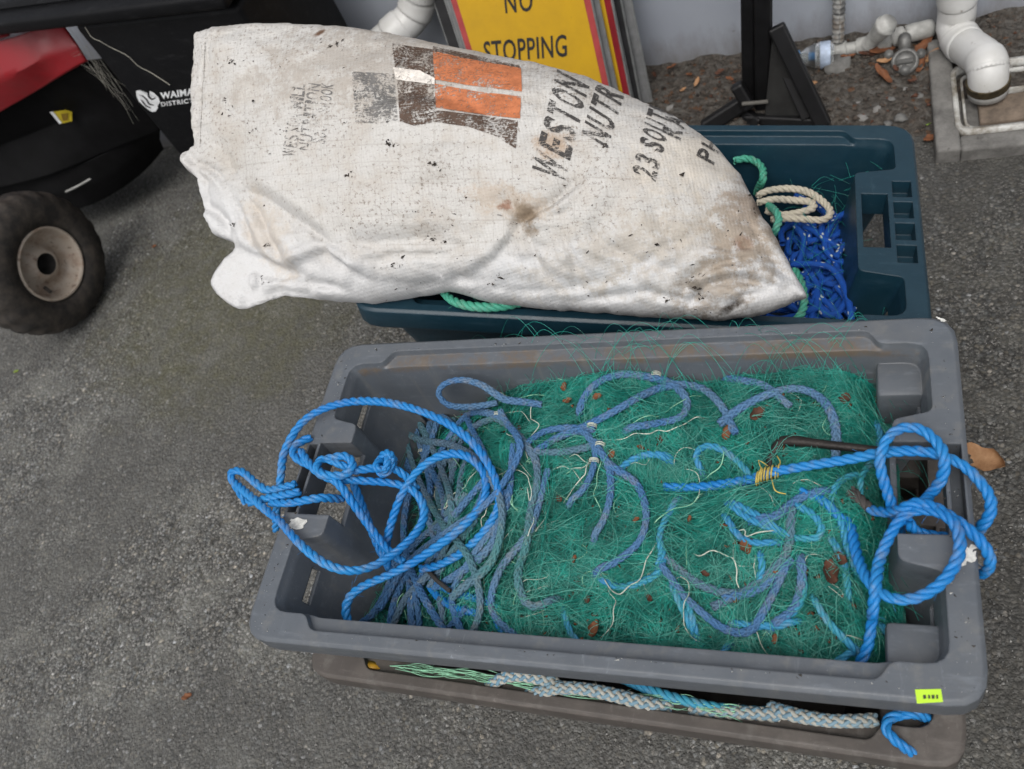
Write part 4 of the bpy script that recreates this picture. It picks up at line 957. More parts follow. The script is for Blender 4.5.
# ------------------------------------------------------------------ ropes in the blue bin
Z5 = (680, 110, 3.497)
def bpath(z, pts, dz):
    out = []
    for p in zoomed(pts, *z): out.append(on_blue(p[0], p[1], (p[2] if len(p) > 2 else 0)+dz))
    return np.array(out)
M_royal = fibre('royal_blue_braid', (.006, .045, .27), (.008, .06, .27), .5, fleck=(.50, .55, .50)); t = NT('royal_blue_braid'); u = t.uv(); p = t.pos()
b1 = t.noise(t.map(u, (260, 40, 1)), 1, 2, .5); ck = t.n('ShaderNodeTexWave', bands_direction='DIAGONAL'); t.l(t.map(u, (300, 26, 1)), ck.inputs[0]); ck.inputs['Scale'].default_value = 1; ck.inputs['Distortion'].default_value = .6
d = t.vor(t.map(u, (62, 7, 1)), 1.0); col = t.mix(ck.outputs[1], (.005, .040, .25), (.014, .10, .44)); col = t.mix(t.math('MULTIPLY', t.ramp(t.noise(p, 40, 4, .6), [(.5, 0), (.75, 1)]), .5), col, (.02, .05, .12)); col = t.mix(t.ramp(d, [(.17, 1), (.22, 0)]), col, (.48, .52, .48))
t.bs(col=col, rough=.7, spec=.2, nrm=t.bump(t.math('ADD', ck.outputs[1], b1), .5, .0012)); M_royal = t.m
M_cream = fibre('cream_rope_fibre', (.50, .46, .37), (.42, .38, .30), .8)
M_sea = fibre('sea_green_fibre', (.05, .30, .20), (.08, .34, .25), .6)
ROY = [([(500, 395), (530, 385), (565, 368), (598, 358), (614, 385), (604, 450), (570, 478), (545, 515)], -.072), ([(385, 540), (470, 540), (530, 555), (570, 610), (592, 680), (602, 760)], -.068), ([(435, 622), (500, 602), (548, 572), (532, 500), (482, 432), (430, 405)], -.085),
       ([(400, 400), (432, 450), (420, 520), (395, 570)], -.082), ([(540, 478), (600, 498), (622, 560), (602, 640), (556, 705)], -.090), ([(465, 640), (520, 680), (562, 735)], -.080), ([(300, 722), (350, 732), (420, 722), (510, 745)], -.085),
       ([(606, 360), (617, 440), (622, 520), (600, 610), (612, 700)], -.098), ([(445, 400), (500, 460), (560, 540), (600, 560)], -.102), ([(510, 620), (580, 655), (612, 600), (590, 540)], -.104), ([(380, 430), (440, 480), (520, 490), (590, 430)], -.110),
       ([(380, 600), (440, 580), (480, 520), (560, 500)], -.112), ([(400, 680), (470, 700), (540, 640), (600, 700)], -.112), ([(350, 380), (420, 420), (470, 480), (440, 560)], -.115), ([(560, 380), (520, 430), (500, 520), (540, 600), (520, 700)], -.118),
       ([(380, 640), (450, 660), (500, 740)], -.100), ([(415, 470), (470, 455), (540, 440), (598, 400)], -.094), ([(400, 300), (430, 310), (480, 340), (520, 370)], -.095), ([(230, 740), (320, 700), (400, 705)], -.11)]
for _ in range(44):
    c0 = RNG.uniform([400, 410], [585, 720]); a0 = RNG.uniform(0, 6.28); rr_ = RNG.uniform(30, 75); ROY.append(([(min(612, c0[0]+rr_*math.cos(a0+q)*RNG.uniform(.7, 1.2)), c0[1]+rr_*1.3*math.sin(a0+q)*RNG.uniform(.8, 1.1)) for q in np.linspace(0, RNG.uniform(2.5, 4.5), 6)], RNG.uniform(-.118, -.076)))
root = None
for pts, dz in ROY:
    p_, s_ = catmull(bpath(Z5, pts, dz), .003); th_ = .0050*(1+.05*np.sin(s_*60+dz*900)); v, f, uv = sweep(p_, th_, 12, s_, RNG.uniform(0, 9)); a = Acc(); a.add(v, f, uv)
    if root is None: root = tag(link('braided_rope', a.mesh('braided_rope'), M_royal), 'royal blue braided rope with pale flecks, piled inside the dark blue bin', 'rope')
    else: link('rope_bight', a.mesh('rope_bight'), M_royal, root)
# dark wad of net that the pile rests on
g = 40; V = []; xs_ = np.linspace(.04, .30, g); ys_ = np.linspace(-.145, .150, g)
for x_ in xs_:
    for y_ in ys_: V.append(BLM @ Vector((x_, y_, -.135-.05*max(0, (.12-x_))/.1*.2-max(0, y_-.06)*.55+.012*mn.noise(Vector((x_*22, y_*22, 1))))))
i = np.arange(g-1)[:, None]*g; j = np.arange(g-1)[None]
wad = tag(link('net_wad', npmesh('net_wad', np.array([list(v) for v in V]), np.stack([i+j, i+g+j, i+g+j+1, i+j+1], -1).reshape(-1, 4)), simple('dark_net', (.008, .018, .03), .9, var=.7, sc=60, bump=1)), 'dark wad of old net underneath the flecked royal blue rope', 'net')
a = Acc()
for k in range(60):
    c0 = RNG.uniform([385, 180], [640, 740]); d0 = RNG.normal(0, 75, 2); d1 = d0+RNG.normal(0, 40, 2); dz = RNG.uniform(-.10, -.05)
    q = bpath(Z5, [tuple(c0), tuple(c0+d0*.5+RNG.normal(0, 14, 2)), tuple(c0+d1)], dz); q[1] += [0, 0, RNG.uniform(-.01, .02)]
    p_, s_ = catmull(q, .006); v, f, uv = sweep(p_, .00027, 3, cap=False); a.add(v, f, uv)
o = link('wispy_mesh', a.mesh('wispy_mesh'), M_fil, wad); o['kind'] = 'stuff'
cream = rope_thing('white_rope', 'cream white laid rope doubled back on itself beside the sack, inside the blue bin', 'rope', [
 bpath(Z5, [(270, 300), (310, 282), (380, 275), (450, 288), (508, 328), (527, 362), (500, 384), (440, 382), (370, 378), (320, 385)], -.055), bpath(Z5, [(270, 325), (330, 312), (400, 316), (455, 322), (466, 342), (420, 358), (360, 366), (300, 352)], -.062)], M_cream, r=.0058, pitch=.03)
green = rope_thing('green_rope', 'sea green laid rope peeping out round the edge of the sack', 'rope', [
 bpath(Z5, [(190, 178), (225, 170), (262, 178), (288, 205), (290, 240), (280, 262, -.02), (268, 290, -.05)], -.035), bpath(Z5, [(310, 335, -.03), (335, 355), (346, 385), (335, 415), (320, 440, -.03)], -.038), bpath(Z5, [(400, 560), (425, 610), (435, 660), (425, 710), (390, 750)], -.045)], M_sea, r=.0062, pitch=.034)
a = Acc(); laid_rope(a, np.array([on_blue(x, y, d) for x, y, d in ((440, 285, -.005), (447, 296, .008), (458, 303, .013), (478, 307, .013), (505, 306, .012), (530, 300, .004))]), .0068, .036); link('rope_bight', a.mesh('rope_bight'), M_sea, green)

# ------------------------------------------------------------------ what shows inside the brown bin
ZB = .2155
def at_z(pts, z): return np.array([P(p[0], p[1], z+(p[2] if len(p) > 2 else 0)) for p in pts])
M_wht = fibre('white_braid', (.40, .40, .36), (.26, .26, .23), .75); M_pb = fibre('pale_blue_braid', (.13, .25, .34), (.2, .27, .30), .7)
brd = None
for pts in ([(485, 690, -.02), (494, 683, -.006), (506, 677, 0), (524, 675.5, .002), (546, 680, .002), (566, 689, -.004), (590, 690, -.02)], [(528, 694, -.012), (545, 691, 0), (565, 687.5, .006), (590, 690, .004), (618, 696, .002), (645, 703, 0), (672, 707, -.012)], [(770, 708, -.015), (788, 713, 0), (805, 717, .002), (828, 720.5, .002), (852, 721, .001), (876, 720, -.010)], [(690, 709, -.012), (720, 712, -.008), (750, 713, -.008), (780, 716, -.012)]):
    a = Acc(); braid_rope(a, at_z(pts, ZB), .0078, .046, (0, 1), fuzz=60)
    if brd is None: brd = tag(link('braided_rope', a.mesh('braided_rope'), [M_wht, M_pb]), 'white and pale blue braided rope squeezed between the stacked bins', 'rope')
    else: link('rope_bight', a.mesh('rope_bight'), [M_wht, M_pb], brd)
a = Acc()
for k in range(130):
    x0 = RNG.uniform(385, 720); y0 = 676+(x0-470)*.128+RNG.normal(0, 3); w = RNG.uniform(20, 60)
    twine(a, at_z([(x0, y0, -.004), (x0+w*.5, y0+w*.08+RNG.normal(0, 3), .004), (x0+w, y0+w*.14+RNG.normal(0, 2), -.006)], ZB-.006), RNG.uniform(.0003, .0007))
o = tag(link('net_strands', a.mesh('net_strands'), M_twine2), 'pale green net strands trailing in the gap between the stacked bins', 'net', kind='stuff')
a = Acc()
for q in ([(615, 676, -.02), (650, 690, -.008), (690, 702, -.006), (730, 709, -.01), (780, 712, -.02)],): laid_rope(a, at_z(q, ZB), .006, .034)
tag(link('blue_rope', a.mesh('blue_rope'), M_mid), 'dull blue rope lying beside the white braid in the brown bin', 'rope')
a = Acc(); laid_rope(a, at_z([(922, 716, -.015), (905, 713, .004), (890, 718, .009), (886, 728, .011), (893, 738, .011), (905, 748, .004), (920, 758, -.012), (936, 764, -.03)], ZB), .0058, .034); laid_rope(a, at_z([(936, 722, -.02), (915, 714, .010), (898, 716, .002), (885, 722, -.015)], ZB), .0055, .034)
tag(link('blue_rope', a.mesh('blue_rope'), M_sky), 'short bright blue rope end hanging out of the brown bin below the lime sticker', 'rope')
def ribbon(name, pts, w, mat, th=.002, parent=None, tw=None):
    p_, s_ = catmull(pts, .004); t_, n_, b_ = frames(p_); up = np.array(tw if tw is not None else [0, .5, .85]); up /= np.linalg.norm(up); sd = np.cross(t_, up); sd /= np.linalg.norm(sd, axis=1)[:, None]
    u_ = np.cross(sd, t_); k = len(p_); w_ = w*np.ones(k); v = np.stack([p_-sd*w/2-u_*th/2, p_+sd*w/2-u_*th/2, p_+sd*w/2+u_*th/2, p_-sd*w/2+u_*th/2], 1).reshape(-1, 3)
    i = np.arange(k-1)[:, None]*4; j = np.arange(4)[None]; f = np.stack([i+j, i+(j+1) % 4, i+4+(j+1) % 4, i+4+j], -1).reshape(-1, 4); f = np.vstack([f, [[3, 2, 1, 0]], [[4*k-4, 4*k-3, 4*k-2, 4*k-1]]])
    return link(name, npmesh(name, v, f), mat, parent, smooth=False)
tag(ribbon('plastic_strap', at_z([(338, 655, -.03), (343, 660, -.012), (352, 663, -.010), (366, 664, -.008), (378, 666, -.012), (390, 668, -.03)], ZB), .012, simple('orange_yellow_plastic', (.50, .27, .02), .45)), 'orange yellow plastic strap in the front corner of the brown bin', 'strap')
tag(patch('paper_label', [(540, 667), (563, 669.5), (579, 672), (577, 675), (558, 673), (542, 670)], ZR-.008, M_white_scuff, None, .0), 'torn white paper label lying against the front lip of the grey bin', 'label') if 0 else patch('torn_label', [(541, 667.2), (560, 669.2), (578, 671.5), (577, 675), (558, 672.8), (542, 670)], 0, simple('torn_paper', (.50, .50, .55), .8), grey, .001, n=(np.array(P(560, 671, ZR-.016)), np.array([0, -1., .02])))

# ------------------------------------------------------------------ dry leaves
def leaf_mat(name, c, c2):
    t = NT(name); o = t.obj(); n = t.noise(o, 60, 4, .7); t.bs(col=t.mix(t.ramp(n, [(.35, 0), (.65, 1)]), c, c2), rough=.7, spec=.3, nrm=t.bump(n, .6, .002)); return t.m
LM = [leaf_mat('tan_leaf', (.36, .21, .11), (.26, .135, .065)), leaf_mat('rust_leaf', (.18, .070, .03), (.095, .038, .018)), leaf_mat('dark_leaf', (.09, .035, .02), (.05, .025, .016)), leaf_mat('green_leaf', (.13, .24, .03), (.20, .20, .04))]
def leaf(name, loc, ln, wd, rz, curl, mat, tilt=(0, 0), seed=0):
    g = np.random.default_rng(seed+11); n, m = 12, 7; V = []
    for i in range(n):
        u = i/(n-1); w = wd*math.sin(math.pi*min(1, u*.93+.05))**.75*(1+.12*math.sin(u*17+seed))
        for j in range(m):
            v = (j/(m-1)-.5)
            V.append(((u-.5)*ln*math.cos(curl*(u-.5)), v*w*math.cos(curl*v*1.5), abs(v)*w*.45*curl*.6+curl*.35*ln*(u-.5)**2+.06*wd*math.sin(u*9+v*7+seed)))
    V = np.array(V); V = np.vstack([V, V-[0, 0, .0006]]); i = np.arange(n-1)[:, None]*m; j = np.arange(m-1)[None]
    f = np.stack([i+j, i+m+j, i+m+j+1, i+j+1], -1).reshape(-1, 4); f = np.vstack([f, f[:, ::-1]+n*m])
    me = npmesh(name, V, f); o = link(name, me, mat); o.rotation_euler = (tilt[0], tilt[1], rz); o.location = Vector(loc)+Vector((0, 0, .002-min(0, V[:, 2].min()))); return o
tag(leaf('dry_leaf', P(982, 460, 0), .085, .060, -.5, 1.3, LM[0], (.35, -.2), 3), 'curled tan leaf on the ground beside the rope-hung handle of the grey bin', 'leaf')
bk = leaf('dry_leaf', P(869, 366, ZR-.055), .045, .016, -.15, .8, LM[1], (.9, .1), 5); tag(bk, 'narrow orange brown leaf stuck against the back wall inside the grey bin', 'leaf')
STRIP = [(883, 77, .085, .036, -1.0, 1), (921, 65, .08, .032, 1.3, 1), (923, 47, .07, .03, .8, 1), (812, 85, .035, .025, .3, 0), (885, 62, .05, .026, .2, 0), (932, 58, .06, .034, .9, 0), (931, 139, .04, .028, .5, 1), (882, 52, .07, .03, .1, 1), (896, 70, .03, .02, 2, 2),
         (672, 68, .035, .02, .5, 1), (697, 83, .035, .018, 1.2, 0), (683, 91, .03, .014, .9, 0), (720, 73, .03, .02, .2, 2), (690, 76, .035, .018, 2.5, 1), (868, 55, .05, .022, -.2, 2), (848, 58, .05, .024, .3, 1), (826, 66, .045, .02, .6, 2), (912, 82, .03, .018, .3, 2), (655, 76, .03, .02, 1.9, 2), (730, 80, .03, .016, -.6, 1)]
for k, (x, y, a_, b_, r, mi) in enumerate(STRIP):
    q = P(x, y, 0); tag(leaf('dry_leaf', P(x, y, max(soilz(q[0], q[1]), 0)+.004), a_*.75, b_*.7, r, RNG.uniform(.5, 1.4), LM[mi], (RNG.uniform(-.3, .3), RNG.uniform(-.3, .3)), k), 'dry brown leaf fallen in the dirt strip along the building wall', 'leaf', 'dry leaves in the dirt strip')
tag(leaf('dry_leaf', P(353, 22, .10), .05, .03, 1.4, .8, LM[1], (1.1, 0), 44), 'rust brown leaf caught against the wall behind the top of the sack', 'leaf')
tag(leaf('green_leaf', P(928, 122, .0), .035, .022, 1.2, .6, LM[3], (0, .1), 9), 'small yellow green leaf at the corner of the concrete drain surround', 'leaf')
tag(leaf('green_leaf', P(17, 372, 0), .014, .009, .6, .5, LM[3], (0, .1), 8), 'tiny bright green leaf alone on the asphalt below the mower wheel', 'leaf')
tag(leaf('dry_leaf', P(155, 247, 0), .014, .010, .6, .5, LM[1], (0, .1), 18), 'tiny orange leaf on the mossy asphalt between the mower and the sack', 'leaf')
tag(leaf('dry_leaf', P(188, 697, 0), .020, .013, .6, .8, LM[1], (0, .1), 19), 'tiny reddish leaf on the bare asphalt in the foreground', 'leaf')
SCR = [(727, 434, .022, 1), (746, 549, .018, 1), (596, 631, .026, 1), (830, 575, .032, 2), (565, 388, .014, 1), (545, 641, .012, 1), (660, 441, .013, 2), (568, 402, .013, 1), (546, 484, .011, 1), (757, 416, .024, 2), (637, 521, .010, 1), (641, 449, .010, 1), (612, 455, .012, 1), (520, 430, .010, 2), (705, 575, .012, 2), (560, 500, .010, 2), (598, 398, .014, 1), (840, 560, .018, 2), (775, 640, .012, 1), (588, 600, .012, 2), (690, 520, .010, 1), (650, 600, .012, 2), (735, 600, .012, 1), (575, 560, .010, 1), (845, 400, .016, 2)]
for k, (x, y, s, mi) in enumerate(SCR):
    o = leaf('leaf_scrap', on_net(x, y, .008), s*1.1, s*.9, RNG.uniform(0, 6), RNG.uniform(.6, 1.6), LM[mi], (RNG.uniform(-.4, .4), RNG.uniform(-.4, .4)), k+60); tag(o, 'scrap of brown leaf caught in the tangled green net', 'leaf', 'leaf scraps in the green net')
V = []; Fc = []
for k in range(300):
    c = on_net(RNG.uniform(430, 880), RNG.uniform(385, 665), .004+RNG.uniform(0, .006)); s = RNG.uniform(.0012, .0034); q = RNG.normal(0, s, (4, 3)); V.append(c+q); Fc.append(np.array([[0, 1, 2], [0, 2, 3], [0, 3, 1], [1, 3, 2]])+4*k)
o = tag(link('leaf_crumbs', npmesh('leaf_crumbs', np.vstack(V), np.vstack(Fc)), LM[1], smooth=False), 'crumbs of dead leaf sprinkled through the green net', 'leaf litter', kind='stuff')
# ------------------------------------------------------------------ black council bin
def V3(*a): return Vector(a)
FL = np.array([-1.452, 1.350, 0]); FRt = np.array([-1.03, 1.292, 0]); BD = FRt-FL; BWD = np.linalg.norm(BD); BD /= BWD; BN = np.array([BD[1], -BD[0], 0])   # BN faces the camera
Mb = Matrix(((BD[0], -BN[0], 0, FL[0]), (BD[1], -BN[1], 0, FL[1]), (0, 0, 1, 0), (0, 0, 0, 1)))
M_blackp = plastic('black_plastic', (.003, .0032, .0042), .55, .3, (.014, .014, .013), scuff=.6, scuffcol=(.03, .031, .033), spec=.18)
cb = empty('council_bin', tuple(FL+BD*BWD/2-BN*.125)); tag(cb, 'black council bin with white lettering standing behind the sack', 'bin'); bpy.context.view_layer.update()
bm = bmesh.new(); add_box(bm, (BWD/2, .125, .28), (BWD, .25, .552), Mb, .012, 3); link('bin_body', bm_mesh('bin_body', bm), M_blackp, cb)
bm = bmesh.new(); add_box(bm, (BWD/2-.13, .12, .585), (BWD+.28, .30, .030), Mb, .008, 3); add_box(bm, (BWD/2-.13, .12, .606), (BWD+.22, .22, .016), Mb, .008, 3); link('lid', bm_mesh('lid', bm), M_blackp, cb)
def on_bin(px, py, off=.0012): return hit(px, py, FL+BN*off, BN)
M_bw = simple('white_lettering', (.62, .63, .64), .6)
def plane_text(name, body, pt, o, e, h, mat, parent, bold=0., sx=None, space=1.0):
    """lettering on a flat face: pt(px,py) gives the face point; o, e: pixel ends of the base line; h: pixel cap height"""
    bm = glyphs(body, bold, 0, space); xs = [v.co.x for v in bm.verts]; x0, x1 = min(xs), max(xs); A = pt(*o); Bv = pt(*e); d = Bv-A; up = pt(o[0]+h[0], o[1]+h[1])-A
    v = []; vi = {}
    for i, q in enumerate(bm.verts): vi[q] = i; v.append(A+d*((q.co.x-x0)/(x1-x0))+up*(q.co.y/.70))
    f = [[vi[q] for q in fc.verts] for fc in bm.faces]; bm.free(); return link(name, npmesh(name, v, f), mat, parent, smooth=False)
plane_text('lettering', 'WAIMAKARIRI', on_bin, (161, 99), (224, 90.5), (-1, -6.2), M_bw, cb, .035, space=1.1)
plane_text('lettering', 'DISTRICT COUNCIL', on_bin, (161.5, 106.5), (232, 97.5), (-.8, -4.2), M_bw, cb, .02, space=1.15)
def flat(name, pts, pt, mat, parent, off):
    bm = bmesh.new(); f = bm.faces.new([bm.verts.new(pt(x, y, off)) for x, y in pts]); bmesh.ops.triangulate(bm, faces=[f]); return link(name, bm_mesh(name, bm), mat, parent, smooth=False)
em = flat('emblem', [(136, 91), (140, 90), (144, 92.5), (147.5, 96), (150, 91), (154, 93), (158.5, 97.5), (160, 102), (157.5, 106), (158, 108), (155.5, 111.5), (152, 112), (148, 109.5), (144, 106), (139, 101.5), (136.5, 96)], on_bin, M_bw, cb, .0012)
for q in ([(147.5, 90), (149.5, 90), (149, 96), (152, 98.5), (156, 97), (155.2, 98.6), (151.5, 100.2), (147.6, 97)], [(139, 95), (143, 95.5), (147, 99), (149.5, 103.5), (154, 105), (153.5, 105.8), (148.6, 104.6), (146, 100.2), (142.5, 96.6)], [(140, 99), (143, 101), (146.5, 105.5), (151, 107.6), (150.5, 108.4), (145.5, 106.4), (142, 102)]):
    flat('emblem_curl', q, on_bin, M_blackp, em, .0020)

# ------------------------------------------------------------------ ride-on mower
HUB = P(53, 264, .165); AX = np.array([.995, -.10, 0]); AX /= np.linalg.norm(AX); ME = np.array([-AX[1], AX[0], 0]); BK = -AX
mow = empty('ride_on_mower', tuple(HUB*[1, 1, 0])); tag(mow, 'red and black ride on mower parked beside the black bin, its front wheel rusty', 'mower'); bpy.context.view_layer.update()
M_tyre = NT('rubber'); t = M_tyre; o_ = t.pos(); n_ = t.noise(o_, 30, 5, .7)
t.bs(col=t.mix(t.ramp(n_, [(.4, 0), (.7, 1)]), (.017, .0155, .0145), (.054, .045, .037)), rough=.8, spec=.3, nrm=t.bump(t.noise(o_, 140, 4, .7), .5, .002)); M_tyre = t.m
t = NT('rusty_rim'); o_ = t.pos(); n_ = t.noise(o_, 22, 5, .7); n3 = t.noise(o_, 70, 4, .7); col = t.mix(t.ramp(n_, [(.48, 0), (.68, 1)]), (.33, .28, .23), (.22, .15, .105)); col = t.mix(t.ramp(n3, [(.58, 0), (.68, .9)]), col, (.09, .045, .025)); t.bs(col=col, rough=.6, nrm=t.bump(n3, .4, .002)); M_rim = t.m
def lathe(name, prof, org, ax, mat, parent, seg=64, mod=None):
    e1 = np.cross(ax, [0, 0, 1.]); e1 /= np.linalg.norm(e1); e2 = np.cross(ax, e1); V = []
    for k in range(seg):
        a = 2*math.pi*k/seg
        for i, (r, h) in enumerate(prof):
            if mod: r, h = mod(i, k, r, h)
            V.append(org+ax*h+r*(math.cos(a)*e1+math.sin(a)*e2))
    n = len(prof); k = np.arange(seg)[:, None]; j = np.arange(n-1)[None]; k2 = (k+1) % seg
    f = np.stack([k*n+j, k*n+j+1, k2*n+j+1, k2*n+j], -1).reshape(-1, 4); me = npmesh(name, V, f); bm = bmesh.new(); bm.from_mesh(me); bpy.data.meshes.remove(me)
    bmesh.ops.remove_doubles(bm, verts=bm.verts, dist=1e-5); return link(name, bm_mesh(name, bm), mat, parent)
RT = .165
def lug(i, k, r, h):
    if 7 <= i <= 13 and r > .150: return (r-(.0036 if (k//3+(1 if i > 10 else 0)*1) % 2 else 0), h)
    if i in (5, 6, 14, 15) and (k//3) % 2: return (r-.0012, h)
    return (r, h)
TC = HUB-AX*.055
wh = lathe('wheel', [(.078, -.03), (.080, .030), (.086, .050), (.104, .060), (.122, .060), (.140, .055), (.152, .047), (.159, .040), (.163, .028), (.165, .014), (.165, 0), (.165, -.014), (.163, -.028), (.159, -.040), (.152, -.047), (.140, -.055), (.100, -.060), (.080, -.04), (.078, -.03)], TC, AX, M_tyre, mow, 144, lug)
lathe('rim', [(.0855, .050), (.084, .054), (.080, .054), (.077, .046), (.074, .030), (.066, .018), (.050, .016), (.042, .022), (.034, .030), (.028, .034), (.025, .034)], TC, AX, M_rim, wh, 64)
lathe('axle', [(.025, .034), (.023, .012), (.021, -.02), (0, -.02)], TC, AX, simple('axle_dark', (.012, .011, .010), .7), wh, 32)
a = Acc(); c = TC+AX*.030; e1 = np.cross(AX, [0, 0, 1.]); q = np.array([c+AX*.0-e1*-.045+np.array([0, 0, -.030]), c+AX*.018-e1*-.052+np.array([0, 0, -.036])]); v, f, uv = sweep(q, .004, 8); a.add(v, f, uv); link('valve', a.mesh('valve'), M_tyre, wh)
def slab(name, rows, off, mat, parent, sub=6, bev=.006):
    """closed shell: front rows of points, pushed back by off"""
    R = [catmull(np.array([P(*p) for p in r]), .02)[0] for r in rows]; n = max(len(r) for r in R)
    G_ = np.array([[[np.interp(np.linspace(0, 1, n), np.linspace(0, 1, len(r)), r[:, k]) for k in range(3)] for r in R]])[0].transpose(0, 2, 1)
    if len(rows) > 2:
        G2 = np.array([catmull(G_[:, i], .03)[0][[0]] if 0 else np.array([np.interp(np.linspace(0, len(rows)-1, sub*(len(rows)-1)+1), range(len(rows)), G_[:, i, k]) for k in range(3)]).T for i in range(n)]).transpose(1, 0, 2)
    else: G2 = G_
    m = len(G2); F_ = G2.reshape(-1, 3); Bk = F_+np.array(off); V = np.vstack([F_, Bk]); i = np.arange(m-1)[:, None]*n; j = np.arange(n-1)[None]
    f = np.stack([i+j, i+j+1, i+n+j+1, i+n+j], -1).reshape(-1, 4); N = m*n; fs = [f, f[:, ::-1]+N]
    ring = list(range(n))+[r*n+n-1 for r in range(1, m)]+[(m-1)*n+c for c in range(n-2, -1, -1)]+[r*n for r in range(m-2, 0, -1)]
    fs.append(np.array([[ring[q], ring[(q+1) % len(ring)], ring[(q+1) % len(ring)]+N, ring[q]+N] for q in range(len(ring))]))
    me = npmesh(name, V, np.vstack(fs)); bm = bmesh.new(); bm.from_mesh(me); bpy.data.meshes.remove(me); o = link(name, bm_mesh(name, bm), mat, parent); smooth_by_angle(o, 40); return o
t = NT('red_paint'); o_ = t.pos(); n_ = t.noise(o_, 14, 5, .7); col = t.mix(t.ramp(n_, [(.45, 0), (.75, .6)]), (.22, .008, .013), (.13, .02, .02)); t.bs(col=col, rough=t.ramp(t.noise(o_, 40, 4), [(.3, .28), (.7, .55)]), nrm=t.bump(t.noise(o_, 200, 3), .06, .001, t.bevel(.006))); M_red = t.m
M_mb = simple('mower_black', (.0025, .0025, .0028), .7, spec=.10, var=.5, sc=20, bev=.006, bump=.2)
slab('hood', [[(64, 25, .52), (40, 28, .53), (12, 38, .54), (-60, 58, .55)], [(78, 45, .485), (48, 55, .485), (18, 72, .48), (-60, 100, .47)], [(88, 61, .450), (60, 77, .43), (30, 95, .41), (-60, 146, .36)]], BK*.34, M_red, mow)
slab('hood_flange', [[(8, 14, .56), (-30, 16, .57)], [(10, 36, .545), (-30, 48, .55)]], BK*.2, M_red, mow)
slab('chassis', [[(104, 58, .440), (60, 76, .42), (30, 94, .40), (-60, 145, .35)], [(146, 92, .33), (95, 108, .31), (40, 130, .29), (-60, 170, .26)], [(161, 130, .21), (110, 150, .20), (40, 178, .20), (-60, 200, .20)]], BK*.40+ME*0, M_mb, mow)
slab('mower_deck', [[(160, 127, .205), (125, 142, .20), (90, 160, .195), (40, 176, .19)], [(160, 140, .15), (130, 162, .145), (96, 182, .140), (50, 196, .14)], [(164, 149, .095), (140, 175, .09), (100, 201, .085), (60, 214, .085)]], BK*.36, M_mb, mow)
a = Acc(); v, f, uv = sweep(catmull(np.array([P(64, 192, .147), P(80, 184, .150), P(98, 173, .152)])+AX*.006, .01)[0], .0028, 6); a.add(v, f, uv); link('edge_glint', a.mesh('edge_glint'), simple('glint_grey', (.25, .25, .24), .5), mow)  # glint along the deck edge, built in as a pale grey tube
def on_ch(x, y, off=.0): return hit(x, y, P(60, 115, .325)+AX*(.010+off), np.array([AX[0]*.8, AX[1]*.8, .6]))
wl = flat('warning_label', [(49.5, 112), (55, 111.5), (70.5, 109), (72, 112), (72, 121), (60, 124)], on_ch, simple('yellow_label', (.42, .33, .02), .5), mow, .0)
flat('warning_mark', [(61, 114), (68, 113), (68, 120), (63, 121)], on_ch, simple('dark_mark', (.16, .10, .01), .6), wl, .002)
flat('label_edge', [(49.5, 112), (53, 111.6), (62, 123), (59.5, 124)], on_ch, M_bw, wl, .002)
# cobwebs and a dry thread between mower and bin
a = Acc()
def strand(pts, r=.00035): 
    p_, s_ = catmull(np.array(pts), .01); v, f, uv = sweep(p_, r, 4, cap=False); a.add(v, f, uv)
def ob(x, y, d=.01): return on_bin(x, y, d)
strand([ob(85, 27, .02), ob(92, 38, .02), ob(98, 40, .018), ob(110, 47, .01), ob(128, 56, .006), ob(138, 66, .005), ob(150, 72, .004), ob(170, 85, .004)], .0010)
for k in range(34):
    x0, y0 = RNG.uniform(60, 92), RNG.uniform(24, 62); tt_ = RNG.uniform(.2, 1)
    x1, y1 = 70+tt_*68+RNG.normal(0, 4), 28+tt_*92+RNG.normal(0, 4)
    A_, B_ = P(x0, y0, .50-(y0-24)*.0015), ob(x1, y1, .012); strand([A_, (A_+B_)/2-[0, 0, RNG.uniform(0, .012)], B_], RNG.uniform(.0001, .0002))
tag(link('cobweb', a.mesh('cobweb'), simple('web', (.30, .29, .25), .9)), 'dusty cobwebs strung between the red mower hood and the black bin', 'cobweb')
# ------------------------------------------------------------------ road signs leaning on the wall
SY0, SZT = 1.455, .72
def splane(k, lean=.17):
    n = np.array([0, -SZT, lean]); n /= np.linalg.norm(n); return np.array([0, SY0+.016*k, 0]), n
M_alu = simple('aluminium_edge', (.34, .35, .35), .45, .7, var=.2)
t = NT('yellow_sign'); p = t.pos(); n = t.noise(p, 18, 5, .65); col = t.mix(t.ramp(n, [(.4, 0), (.75, .6)]), (.56, .33, .015), (.44, .26, .02)); col = t.mix(t.ramp(t.noise(t.map(p, (60, 60, 8)), 4, 3, .6), [(.70, 0), (.76, .6)]), col, (.25, .17, .05)); t.bs(col=col, rough=.45, nrm=t.bump(n, .1, .001)); M_yel = t.m
M_redb = simple('red_border', (.36, .055, .055), .5, var=.15); M_dred = simple('dark_red_face', (.20, .012, .018), .45); M_sblk = simple('sign_black', (.022, .022, .024), .55, var=.3)
